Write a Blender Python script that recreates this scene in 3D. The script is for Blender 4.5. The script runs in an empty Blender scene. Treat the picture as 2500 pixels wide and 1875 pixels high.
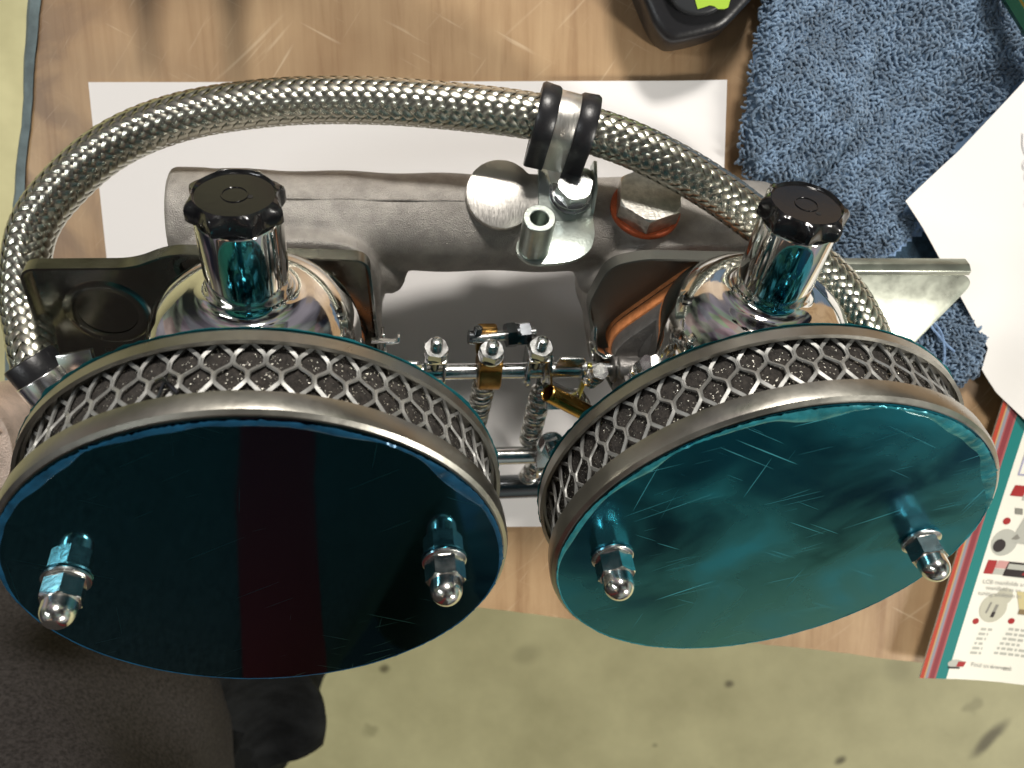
import bpy, bmesh, math, random
from mathutils import Vector, Matrix, Quaternion, noise

random.seed(7)
S = bpy.context.scene
COL = S.collection
PI = math.pi

# ------------------------------------------------------------------ camera
cam_d = bpy.data.cameras.new('camera')
cam = bpy.data.objects.new('camera', cam_d)
COL.objects.link(cam)
cam.location = (0.0596, 0.0392, 0.4074)
cam.rotation_euler = (-0.1798, 0.0277, -0.0086)
cam_d.sensor_width = 36.0
cam_d.lens = 29.66
cam_d.clip_start = 0.01
cam_d.clip_end = 60.0
cam_d.dof.use_dof = True
cam_d.dof.focus_distance = 0.285
cam_d.dof.aperture_fstop = 16.0
S.camera = cam

# ------------------------------------------------------------------ world (dim workshop surroundings)
w = bpy.data.worlds.new('World')
S.world = w
w.use_nodes = True
wn, wl = w.node_tree.nodes, w.node_tree.links
bg = wn['Background']
tc = wn.new('ShaderNodeTexCoord')
vo = wn.new('ShaderNodeTexVoronoi'); vo.inputs['Scale'].default_value = 4.0
no = wn.new('ShaderNodeTexNoise'); no.inputs['Scale'].default_value = 1.6; no.inputs['Detail'].default_value = 3
rp = wn.new('ShaderNodeValToRGB')
rp.color_ramp.elements[0].position = 0.38; rp.color_ramp.elements[0].color = (0.012, 0.012, 0.014, 1)
rp.color_ramp.elements[1].position = 0.66; rp.color_ramp.elements[1].color = (0.30, 0.30, 0.27, 1)
mx = wn.new('ShaderNodeMixRGB'); mx.blend_type = 'MULTIPLY'; mx.inputs['Fac'].default_value = 0.35
wl.new(tc.outputs['Generated'], vo.inputs['Vector'])
wl.new(tc.outputs['Generated'], no.inputs['Vector'])
wl.new(no.outputs['Fac'], rp.inputs['Fac'])
wl.new(rp.outputs['Color'], mx.inputs['Color1'])
wl.new(vo.outputs['Color'], mx.inputs['Color2'])
wl.new(mx.outputs['Color'], bg.inputs['Color'])
bg.inputs['Strength'].default_value = 1.5

# ------------------------------------------------------------------ workshop lamps and an added fill
def area(name, loc, target, sx, sy, power, col):
    d = bpy.data.lights.new(name, 'AREA')
    d.shape = 'RECTANGLE'; d.size = sx; d.size_y = sy; d.energy = power; d.color = col
    o = bpy.data.objects.new(name, d); COL.objects.link(o)
    o.location = loc
    o.rotation_euler = (Vector(target) - Vector(loc)).to_track_quat('-Z', 'Y').to_euler()
    return o
area('ceiling_lamp', (0.75, 3.30, 2.85), (0.05, 0, 0), 0.80, 0.50, 222.0, (1.0, 0.95, 0.88))
area('ceiling_lamp_row', (3.3, -2.2, 2.75), (0.2, -0.5, -0.6), 0.40, 1.2, 180.0, (1.0, 0.96, 0.88))
area('fill_lamp_side', (-1.7, 0.3, 2.2), (-0.2, -0.2, -0.3), 0.12, 1.2, 14.0, (0.95, 0.98, 1.0))  # added fill for front faces and extra chrome highlights

S.view_settings.view_transform = 'Standard'
S.view_settings.look = 'None'
S.view_settings.exposure = -0.12
S.view_settings.gamma = 1.0
S.render.engine = 'CYCLES'
S.cycles.max_bounces = 8
S.cycles.glossy_bounces = 5

# ------------------------------------------------------------------ material helpers
def mat(name, col, rough=0.5, metal=0.0, bump=0.0, bscale=200.0, var=0.0, vscale=20.0, rvar=0.0,
        stretch=None, coat=0.0, aniso=0.0, spec=0.5, sheen=0.0, col2=None):
    m = bpy.data.materials.new(name); m.use_nodes = True
    nt = m.node_tree; N = nt.nodes; L = nt.links
    b = N['Principled BSDF']
    b.inputs['Base Color'].default_value = (*col, 1)
    b.inputs['Roughness'].default_value = rough
    b.inputs['Metallic'].default_value = metal
    b.inputs['Coat Weight'].default_value = coat
    b.inputs['Specular IOR Level'].default_value = spec
    b.inputs['Sheen Weight'].default_value = sheen
    t = N.new('ShaderNodeTexCoord')
    vec = t.outputs['Object']
    if stretch:
        mp = N.new('ShaderNodeMapping'); mp.inputs['Scale'].default_value = stretch
        L.new(vec, mp.inputs['Vector']); vec = mp.outputs['Vector']
    if var or rvar:
        n1 = N.new('ShaderNodeTexNoise'); n1.inputs['Scale'].default_value = vscale
        n1.inputs['Detail'].default_value = 6; n1.inputs['Roughness'].default_value = 0.6
        L.new(vec, n1.inputs['Vector'])
        if var:
            r = N.new('ShaderNodeValToRGB')
            c2 = col2 if col2 else tuple(c * (1 - var) for c in col)
            c1 = col if col2 else tuple(min(1, c * (1 + var * 0.5)) for c in col)
            r.color_ramp.elements[0].position = 0.35; r.color_ramp.elements[0].color = (*c2, 1)
            r.color_ramp.elements[1].position = 0.65; r.color_ramp.elements[1].color = (*c1, 1)
            L.new(n1.outputs['Fac'], r.inputs['Fac']); L.new(r.outputs['Color'], b.inputs['Base Color'])
        if rvar:
            mr = N.new('ShaderNodeMapRange')
            mr.inputs['From Min'].default_value = 0.3; mr.inputs['From Max'].default_value = 0.7
            mr.inputs['To Min'].default_value = max(0.02, rough - rvar); mr.inputs['To Max'].default_value = rough + rvar
            L.new(n1.outputs['Fac'], mr.inputs['Value']); L.new(mr.outputs['Result'], b.inputs['Roughness'])
    if bump:
        n2 = N.new('ShaderNodeTexNoise'); n2.inputs['Scale'].default_value = bscale; n2.inputs['Detail'].default_value = 4
        L.new(vec, n2.inputs['Vector'])
        bp = N.new('ShaderNodeBump'); bp.inputs['Strength'].default_value = bump; bp.inputs['Distance'].default_value = 0.0006
        L.new(n2.outputs['Fac'], bp.inputs['Height']); L.new(bp.outputs['Normal'], b.inputs['Normal'])
    return m

def nodes_of(m):
    return m.node_tree.nodes, m.node_tree.links, m.node_tree.nodes['Principled BSDF']

M = {}
M['chrome'] = mat('polished_alloy', (0.80, 0.79, 0.76), 0.07, 1, bump=0.05, bscale=90, rvar=0.03, vscale=60)
M['cast'] = mat('cast_aluminium', (0.40, 0.375, 0.345), 0.5, 0.55, bump=0.9, bscale=2200, var=0.22, vscale=120)
M['cast_dark'] = mat('cast_body', (0.22, 0.21, 0.20), 0.48, 0.7, bump=0.45, bscale=900, var=0.3, vscale=70)
M['cast_lid'] = mat('cast_lid', (0.62, 0.50, 0.42), 0.5, 0.7, bump=0.6, bscale=1400, var=0.2, vscale=90)
M['zinc'] = mat('zinc_plate', (0.66, 0.67, 0.66), 0.22, 1, bump=0.08, bscale=600, rvar=0.10, vscale=150)
M['nickel'] = mat('machined_face', (0.80, 0.77, 0.72), 0.34, 1, bump=0.15, bscale=500, rvar=0.06, vscale=300, stretch=(6, 1, 1))
M['bracket'] = mat('green_zinc', (0.60, 0.66, 0.61), 0.33, 1, bump=0.12, bscale=900, var=0.12, vscale=160)
M['shield'] = mat('shield_steel', (0.52, 0.54, 0.46), 0.34, 1, bump=0.12, bscale=60, rvar=0.08, vscale=80)
M['shield_dark_reflection'] = mat('shield_dark_reflection', (0.27, 0.27, 0.245), 0.22, 1, bump=0.12, bscale=60, rvar=0.08, vscale=80)  # same steel; its dark reflection is put into the colour
M['shield_dull_shaded'] = mat('shield_dull_shaded', (0.20, 0.20, 0.18), 0.55, 1, bump=0.2, bscale=300)  # same steel, colour darkened for the shaded tray inside, and roughened
M['nut_steel'] = mat('bright_nut', (0.84, 0.83, 0.79), 0.17, 1, bump=0.06, bscale=900, rvar=0.05, vscale=200)
M['plug'] = mat('plug_steel', (0.60, 0.58, 0.53), 0.36, 1, bump=0.3, bscale=1200, var=0.25, vscale=350)
M['fibre'] = mat('red_fibre', (0.50, 0.10, 0.03), 0.6, 0, var=0.25, vscale=400)
M['gasket'] = mat('orange_gasket', (0.56, 0.20, 0.065), 0.75, 0, bump=0.4, bscale=1200, var=0.3, vscale=300)
M['black_pl'] = mat('black_plastic', (0.008, 0.008, 0.009), 0.16, 0, bump=0.04, bscale=300)
M['rubber'] = mat('black_rubber', (0.013, 0.013, 0.015), 0.34, 0, bump=0.12, bscale=700)
M['brass'] = mat('brass', (0.62, 0.38, 0.10), 0.24, 1, var=0.2, vscale=200, rvar=0.06)
M['bronze'] = mat('bronze', (0.42, 0.24, 0.075), 0.36, 1, bump=0.2, bscale=900, var=0.35, vscale=220)
M['yellow_zinc'] = mat('yellow_zinc', (0.62, 0.58, 0.16), 0.28, 1)
M['wire'] = mat('spring_wire', (0.74, 0.74, 0.70), 0.25, 1)
M['dark_steel'] = mat('dark_steel', (0.16, 0.17, 0.18), 0.22, 1)
M['mesh'] = mat('expanded_aluminium', (0.36, 0.36, 0.345), 0.5, 0.6, var=0.2, vscale=300, bump=0.1, bscale=800)
M['hose_core'] = mat('hose_core', (0.01, 0.01, 0.01), 0.6)
M['rim'] = mat('brushed_rim', (0.44, 0.425, 0.38), 0.33, 1, bump=0.10, bscale=400, rvar=0.07, vscale=45, var=0.14)
M['white_steel'] = mat('bright_steel', (0.9, 0.9, 0.88), 0.18, 1)
M['paper'] = mat('white_paper', (0.83, 0.81, 0.80), 0.85, 0, bump=0.03, bscale=300)
M['paper2'] = mat('notepaper', (0.84, 0.82, 0.79), 0.8, 0, bump=0.03, bscale=300)
M['jacket'] = mat('charcoal_wool', (0.040, 0.036, 0.035), 0.95, 0, bump=1.0, bscale=600, var=0.45, vscale=520, spec=.08)
M['denim'] = mat('dark_denim', (0.014, 0.015, 0.016), 0.9, 0, bump=0.8, bscale=700, var=0.5, vscale=40, spec=.08)
M['red_cloth'] = mat('dark_red_shirt', (0.10, 0.011, 0.013), 0.9, 0, bump=0.4, bscale=900, spec=.1)
M['skin'] = mat('skin', (0.55, 0.34, 0.25), 0.5)
M['shoe'] = mat('shoe_leather', (0.02, 0.02, 0.02), 0.45)
M['hair'] = mat('hair', (0.03, 0.02, 0.015), 0.6)
M['pencil_mark'] = mat('pencil_mark', (0.45, 0.44, 0.45), 0.7)
M['leg_wood'] = mat('trestle_timber', (0.30, 0.20, 0.11), 0.7, 0, var=0.3, vscale=30, stretch=(8, 8, 1))

# braid: fine wires along each strand (uses the strand's UV)
def braid_mat():
    m = mat('steel_braid', (0.62, 0.61, 0.52), 0.24, 1)
    N, L, b = nodes_of(m)
    uv = N.new('ShaderNodeUVMap')
    wv = N.new('ShaderNodeTexWave'); wv.bands_direction = 'Y'; wv.inputs['Scale'].default_value = 2.4
    wv.inputs['Distortion'].default_value = 0.4
    L.new(uv.outputs['UV'], wv.inputs['Vector'])
    bp = N.new('ShaderNodeBump'); bp.inputs['Strength'].default_value = 0.12; bp.inputs['Distance'].default_value = 0.0002
    L.new(wv.outputs['Fac'], bp.inputs['Height']); L.new(bp.outputs['Normal'], b.inputs['Normal'])
    return m
M['braid'] = braid_mat()

def film_mat(name, scuff):
    """blue protective film stuck on a polished plate"""
    m = mat(name, (0.02, 0.27, 0.34), 0.06, 1.0)
    N, L, b = nodes_of(m)
    t = N.new('ShaderNodeTexCoord')
    # cloudy scuffs change the gloss
    n = N.new('ShaderNodeTexNoise'); n.inputs['Scale'].default_value = 22; n.inputs['Detail'].default_value = 7; n.inputs['Distortion'].default_value = 0.6
    L.new(t.outputs['Object'], n.inputs['Vector'])
    mr = N.new('ShaderNodeMapRange'); mr.inputs['From Min'].default_value = 0.38; mr.inputs['From Max'].default_value = 0.72
    mr.inputs['To Min'].default_value = 0.045 + 0.09 * scuff; mr.inputs['To Max'].default_value = 0.075 + 0.36 * scuff
    L.new(n.outputs['Fac'], mr.inputs['Value'])
    # long fine scratches
    acc = None
    for k, (rz, sc, th) in enumerate(((0.5, 1.0, 0.985), (1.7, 0.7, 0.985), (-0.35, 1.3, 0.982), (2.6, 0.9, 0.986))):
        mr0 = N.new('ShaderNodeMapping'); mr0.inputs['Rotation'].default_value = (0, 0, rz); L.new(t.outputs['Object'], mr0.inputs['Vector'])
        mp = N.new('ShaderNodeMapping')
        mp.inputs['Scale'].default_value = (20 * sc, 1700 * sc, 1); mp.inputs['Location'].default_value = (k * 3.1, k * 1.7, 0)
        L.new(mr0.outputs['Vector'], mp.inputs['Vector'])
        nn = N.new('ShaderNodeTexNoise'); nn.inputs['Scale'].default_value = 1.0; nn.inputs['Detail'].default_value = 1.5
        L.new(mp.outputs['Vector'], nn.inputs['Vector'])
        gt = N.new('ShaderNodeMapRange'); gt.inputs['From Min'].default_value = 0.738 - 0.010 * scuff; gt.inputs['From Max'].default_value = 0.755
        L.new(nn.outputs['Fac'], gt.inputs['Value'])
        if acc is None: acc = gt.outputs['Result']
        else:
            ad = N.new('ShaderNodeMath'); ad.operation = 'MAXIMUM'
            L.new(acc, ad.inputs[0]); L.new(gt.outputs['Result'], ad.inputs[1]); acc = ad.outputs['Value']
    sm = N.new('ShaderNodeMath'); sm.operation = 'MULTIPLY'; sm.inputs[1].default_value = 0.22 + 0.30 * scuff
    L.new(acc, sm.inputs[0])
    ra = N.new('ShaderNodeMath'); ra.operation = 'ADD'
    L.new(mr.outputs['Result'], ra.inputs[0]); L.new(sm.outputs['Value'], ra.inputs[1])
    L.new(ra.outputs['Value'], b.inputs['Roughness'])
    mc = N.new('ShaderNodeMixRGB'); mc.inputs['Color1'].default_value = (0.012, 0.185, 0.26, 1); mc.inputs['Color2'].default_value = (0.08, 0.30, 0.34, 1)
    if scuff > 0.5:
        mc.inputs['Color1'].default_value = (0.010, 0.285, 0.40, 1); mc.inputs['Color2'].default_value = (0.16, 0.52, 0.56, 1)
    b.inputs['Coat Weight'].default_value = 0.40 if scuff < .5 else 0.12; b.inputs['Coat Roughness'].default_value = 0.04 + 0.2 * scuff
    L.new(sm.outputs['Value'], mc.inputs['Fac']); L.new(mc.outputs['Color'], b.inputs['Base Color'])
    bp = N.new('ShaderNodeBump'); bp.inputs['Strength'].default_value = 0.10; bp.inputs['Distance'].default_value = 0.0003
    L.new(ra.outputs['Value'], bp.inputs['Height']); L.new(bp.outputs['Normal'], b.inputs['Normal'])
    return m
M['film_clean'] = film_mat('blue_film_clean', 0.05)
M['film_scuffed'] = film_mat('blue_film_scuffed', 1.0)
M['film_edge'] = mat('blue_film_edge', (0.012, 0.085, 0.17), 0.25, 0.3, var=0.4, vscale=120, bump=0.7, bscale=160)
M['film_edge_pale'] = mat('blue_film_edge_pale', (0.03, 0.27, 0.32), 0.25, 0.4, var=0.4, vscale=120, bump=0.7, bscale=160)

def foam_mat():
    m = mat('filter_foam', (0.034, 0.029, 0.025), 0.95, 0, bump=1.0, bscale=1500, var=0.6, vscale=700)
    N, L, b = nodes_of(m)
    t = N.new('ShaderNodeTexCoord')
    v = N.new('ShaderNodeTexVoronoi'); v.inputs['Scale'].default_value = 2600
    L.new(t.outputs['Object'], v.inputs['Vector'])
    mr = N.new('ShaderNodeMapRange'); mr.inputs['From Min'].default_value = 0.955; mr.inputs['From Max'].default_value = 0.96
    sep = N.new('ShaderNodeSeparateColor'); L.new(v.outputs['Color'], sep.inputs['Color'])
    L.new(sep.outputs['Red'], mr.inputs['Value'])
    L.new(mr.outputs['Result'], b.inputs['Metallic'])
    old = b.inputs['Base Color'].links[0].from_socket
    mxx = N.new('ShaderNodeMixRGB'); mxx.inputs['Color2'].default_value = (0.8, 0.78, 0.7, 1)
    L.new(mr.outputs['Result'], mxx.inputs['Fac']); L.new(old, mxx.inputs['Color1']); L.new(mxx.outputs['Color'], b.inputs['Base Color'])
    ro = N.new('ShaderNodeMapRange'); ro.inputs['To Min'].default_value = 0.9; ro.inputs['To Max'].default_value = 0.3
    L.new(mr.outputs['Result'], ro.inputs['Value']); L.new(ro.outputs['Result'], b.inputs['Roughness'])
    return m
M['foam'] = foam_mat()

def wood_mat():
    m = mat('plywood', (0.42, 0.27, 0.145), 0.42, 0, bump=0.15, bscale=250)
    N, L, b = nodes_of(m)
    t = N.new('ShaderNodeTexCoord')
    mp = N.new('ShaderNodeMapping'); mp.inputs['Scale'].default_value = (60, 5, 10); mp.inputs['Rotation'].default_value = (0, 0, 0.12)
    L.new(t.outputs['Object'], mp.inputs['Vector'])
    g = N.new('ShaderNodeTexNoise'); g.inputs['Scale'].default_value = 1.5; g.inputs['Detail'].default_value = 9; g.inputs['Roughness'].default_value = 0.65; g.inputs['Distortion'].default_value = 0.5
    L.new(mp.outputs['Vector'], g.inputs['Vector'])
    big = N.new('ShaderNodeTexNoise'); big.inputs['Scale'].default_value = 9; big.inputs['Detail'].default_value = 4
    L.new(t.outputs['Object'], big.inputs['Vector'])
    r = N.new('ShaderNodeValToRGB')
    r.color_ramp.elements[0].position = 0.28; r.color_ramp.elements[0].color = (0.29, 0.175, 0.09, 1)
    r.color_ramp.elements[1].position = 0.72; r.color_ramp.elements[1].color = (0.47, 0.325, 0.185, 1)
    e = r.color_ramp.elements.new(0.45); e.color = (0.395, 0.26, 0.142, 1)
    mp2 = N.new('ShaderNodeMapping'); mp2.inputs['Scale'].default_value = (420, 9, 10); mp2.inputs['Rotation'].default_value = (0, 0, 0.12)
    L.new(t.outputs['Object'], mp2.inputs['Vector'])
    g2 = N.new('ShaderNodeTexNoise'); g2.inputs['Scale'].default_value = 1.0; g2.inputs['Detail'].default_value = 4; L.new(mp2.outputs['Vector'], g2.inputs['Vector'])
    gm = N.new('ShaderNodeMath'); gm.operation = 'MULTIPLY_ADD'; gm.inputs[1].default_value = 0.30; L.new(g2.outputs['Fac'], gm.inputs[0])
    gs = N.new('ShaderNodeMath'); gs.operation = 'SUBTRACT'; gs.inputs[1].default_value = 0.15; L.new(g.outputs['Fac'], gs.inputs[0]); L.new(gs.outputs['Value'], gm.inputs[2])
    L.new(gm.outputs['Value'], r.inputs['Fac'])
    mxx = N.new('ShaderNodeMixRGB'); mxx.blend_type = 'MULTIPLY'
    r2 = N.new('ShaderNodeValToRGB'); r2.color_ramp.elements[0].position = 0.33; r2.color_ramp.elements[0].color = (0.62, 0.55, 0.50, 1)
    r2.color_ramp.elements[1].position = 0.55; r2.color_ramp.elements[1].color = (1, 1, 1, 1)
    L.new(big.outputs['Fac'], r2.inputs['Fac']); L.new(r2.outputs['Color'], mxx.inputs['Color2']); L.new(r.outputs['Color'], mxx.inputs['Color1'])
    mxx.inputs['Fac'].default_value = 0.8
    # dirty stains near the worn left edge
    sp = N.new('ShaderNodeSeparateXYZ'); L.new(t.outputs['Object'], sp.inputs['Vector'])
    ed = N.new('ShaderNodeMapRange'); ed.inputs['From Min'].default_value = -0.205; ed.inputs['From Max'].default_value = -0.12
    ed.inputs['To Min'].default_value = 0.85; ed.inputs['To Max'].default_value = 0.0
    L.new(sp.outputs['X'], ed.inputs['Value'])
    dn = N.new('ShaderNodeTexNoise'); dn.inputs['Scale'].default_value = 26; dn.inputs['Detail'].default_value = 5; dn.inputs['Distortion'].default_value = 1.0
    L.new(t.outputs['Object'], dn.inputs['Vector'])
    dr = N.new('ShaderNodeMapRange'); dr.inputs['From Min'].default_value = 0.45; dr.inputs['From Max'].default_value = 0.62
    L.new(dn.outputs['Fac'], dr.inputs['Value'])
    ml = N.new('ShaderNodeMath'); ml.operation = 'MULTIPLY'; L.new(ed.outputs['Result'], ml.inputs[0]); L.new(dr.outputs['Result'], ml.inputs[1])
    m3 = N.new('ShaderNodeMixRGB'); m3.inputs['Color2'].default_value = (0.10, 0.065, 0.05, 1)
    L.new(ml.outputs['Value'], m3.inputs['Fac']); L.new(mxx.outputs['Color'], m3.inputs['Color1'])
    acc = None  # glints of clear plastic on the board, painted as pale streaks
    for k, (rz, sc, off) in enumerate(((-0.78, 1.0, 0.0), (-0.70, 0.6, 2.3), (-0.95, 1.5, 5.1), (0.5, 1.6, 9.0))):
        q0 = N.new('ShaderNodeMapping'); q0.inputs['Rotation'].default_value = (0, 0, rz); L.new(t.outputs['Object'], q0.inputs['Vector'])
        q1 = N.new('ShaderNodeMapping'); q1.inputs['Scale'].default_value = (16 * sc, 330 * sc, 1); q1.inputs['Location'].default_value = (off, off * 1.7, 0); L.new(q0.outputs['Vector'], q1.inputs['Vector'])
        nn = N.new('ShaderNodeTexNoise'); nn.inputs['Scale'].default_value = 1.0; nn.inputs['Detail'].default_value = 2.5; L.new(q1.outputs['Vector'], nn.inputs['Vector'])
        gt = N.new('ShaderNodeMapRange'); gt.inputs['From Min'].default_value = 0.66; gt.inputs['From Max'].default_value = 0.76; L.new(nn.outputs['Fac'], gt.inputs['Value'])
        if acc is None: acc = gt.outputs['Result']
        else:
            ad = N.new('ShaderNodeMath'); ad.operation = 'MAXIMUM'; L.new(acc, ad.inputs[0]); L.new(gt.outputs['Result'], ad.inputs[1]); acc = ad.outputs['Value']
    sf = N.new('ShaderNodeMath'); sf.operation = 'MULTIPLY'; sf.inputs[1].default_value = 0.30; L.new(acc, sf.inputs[0])
    m4 = N.new('ShaderNodeMixRGB'); m4.inputs['Color2'].default_value = (0.80, 0.66, 0.48, 1)
    L.new(sf.outputs['Value'], m4.inputs['Fac']); L.new(m3.outputs['Color'], m4.inputs['Color1'])
    L.new(m4.outputs['Color'], b.inputs['Base Color'])
    return m
M['wood'] = wood_mat()
M['blue_edge'] = mat('blue_paint_edge', (0.15, 0.20, 0.21), 0.6, 0, var=0.4, vscale=60, bump=0.4, bscale=200)

def floor_mat():
    m = mat('painted_concrete', (0.5, 0.48, 0.28), 0.6, 0, bump=0.1, bscale=80)
    N, L, b = nodes_of(m)
    t = N.new('ShaderNodeTexCoord')
    n = N.new('ShaderNodeTexNoise'); n.inputs['Scale'].default_value = 7; n.inputs['Detail'].default_value = 8; n.inputs['Roughness'].default_value = 0.62
    L.new(t.outputs['Object'], n.inputs['Vector'])
    r = N.new('ShaderNodeValToRGB')
    r.color_ramp.elements[0].position = 0.30; r.color_ramp.elements[0].color = (0.43, 0.40, 0.215, 1)
    r.color_ramp.elements[1].position = 0.66; r.color_ramp.elements[1].color = (0.60, 0.565, 0.32, 1)
    L.new(n.outputs['Fac'], r.inputs['Fac'])
    n2 = N.new('ShaderNodeTexVoronoi'); n2.inputs['Scale'].default_value = 7
    dst = N.new('ShaderNodeTexNoise'); dst.inputs['Scale'].default_value = 25
    mixv = N.new('ShaderNodeMixRGB'); mixv.inputs['Fac'].default_value = 0.06
    L.new(t.outputs['Object'], dst.inputs['Vector']); L.new(t.outputs['Object'], mixv.inputs['Color1']); L.new(dst.outputs['Color'], mixv.inputs['Color2'])
    L.new(mixv.outputs['Color'], n2.inputs['Vector'])
    sr = N.new('ShaderNodeMapRange'); sr.inputs['From Min'].default_value = 0.06; sr.inputs['From Max'].default_value = 0.12
    sr.inputs['To Min'].default_value = 0.45; sr.inputs['To Max'].default_value = 0.0
    L.new(n2.outputs['Distance'], sr.inputs['Value'])
    mm = N.new('ShaderNodeMixRGB'); mm.inputs['Color2'].default_value = (0.22, 0.20, 0.10, 1)
    L.new(sr.outputs['Result'], mm.inputs['Fac']); L.new(r.outputs['Color'], mm.inputs['Color1'])
    prev = mm.outputs['Color']
    for (x, y, rx, ry, rot, st_) in ((-0.173, -0.626, .011, .009, 0.3, .8), (0.36, -0.646, .010, .009, 0, .8), (0.538, -0.774, .012, .009, .6, .85), (0.765, -0.735, .050, .013, 0.95, .85), (0.25, -0.75, .006, .005, 0, .5), (0.05, -0.60, .03, .02, 0.4, .25), (0.30, -0.56, .02, .03, 0.2, .22), (0.62, -0.62, .03, .03, 0, .2)):
        mp = N.new('ShaderNodeMapping'); mp.vector_type = 'TEXTURE'
        mp.inputs['Location'].default_value = (x, y, 0); mp.inputs['Rotation'].default_value = (0, 0, rot); mp.inputs['Scale'].default_value = (rx, ry, 1)
        wob = N.new('ShaderNodeMixRGB'); wob.blend_type = 'ADD'; wob.inputs['Fac'].default_value = 0.012
        L.new(t.outputs['Object'], wob.inputs['Color1']); L.new(dst.outputs['Color'], wob.inputs['Color2'])
        L.new(wob.outputs['Color'], mp.inputs['Vector'])
        ln_ = N.new('ShaderNodeVectorMath'); ln_.operation = 'LENGTH'; L.new(mp.outputs['Vector'], ln_.inputs[0])
        mk = N.new('ShaderNodeMapRange'); mk.interpolation_type = 'SMOOTHSTEP'; mk.inputs['From Min'].default_value = 0.3; mk.inputs['From Max'].default_value = 1.1
        mk.inputs['To Min'].default_value = st_; mk.inputs['To Max'].default_value = 0
        L.new(ln_.outputs['Value'], mk.inputs['Value'])
        mz = N.new('ShaderNodeMixRGB'); mz.inputs['Color2'].default_value = (0.085, 0.07, 0.03, 1)
        L.new(mk.outputs['Result'], mz.inputs['Fac']); L.new(prev, mz.inputs['Color1']); prev = mz.outputs['Color']
    L.new(prev, b.inputs['Base Color'])
    return m
M['floor'] = floor_mat()
M['stain'] = mat('oil_stain', (0.13, 0.11, 0.055), 0.6)
M['towel'] = mat('towel_blue', (0.150, 0.225, 0.325), 0.95, 0, var=0.45, vscale=90, sheen=0.25)
M['towel_dark'] = mat('towel_dark_band', (0.018, 0.045, 0.075), 0.95, 0, bump=0.8, bscale=900, var=0.4, vscale=300)
M['towel_base'] = mat('towel_ground', (0.085, 0.14, 0.22), 0.95, 0, bump=0.6, bscale=800)
M['towel_hem'] = mat('towel_hem', (0.22, 0.34, 0.55), 0.95, 0, bump=0.6, bscale=600, var=0.3, vscale=300)

# ------------------------------------------------------------------ mesh helpers
def V(*a): return Vector(a)
def basis(axis, up=None):
    z = Vector(axis).normalized()
    u = Vector(up) if up else (Vector((0, 0, 1)) if abs(z.z) < 0.9 else Vector((1, 0, 0)))
    x = u - z * u.dot(z); x.normalize()
    return x, z.cross(x), z

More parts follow.
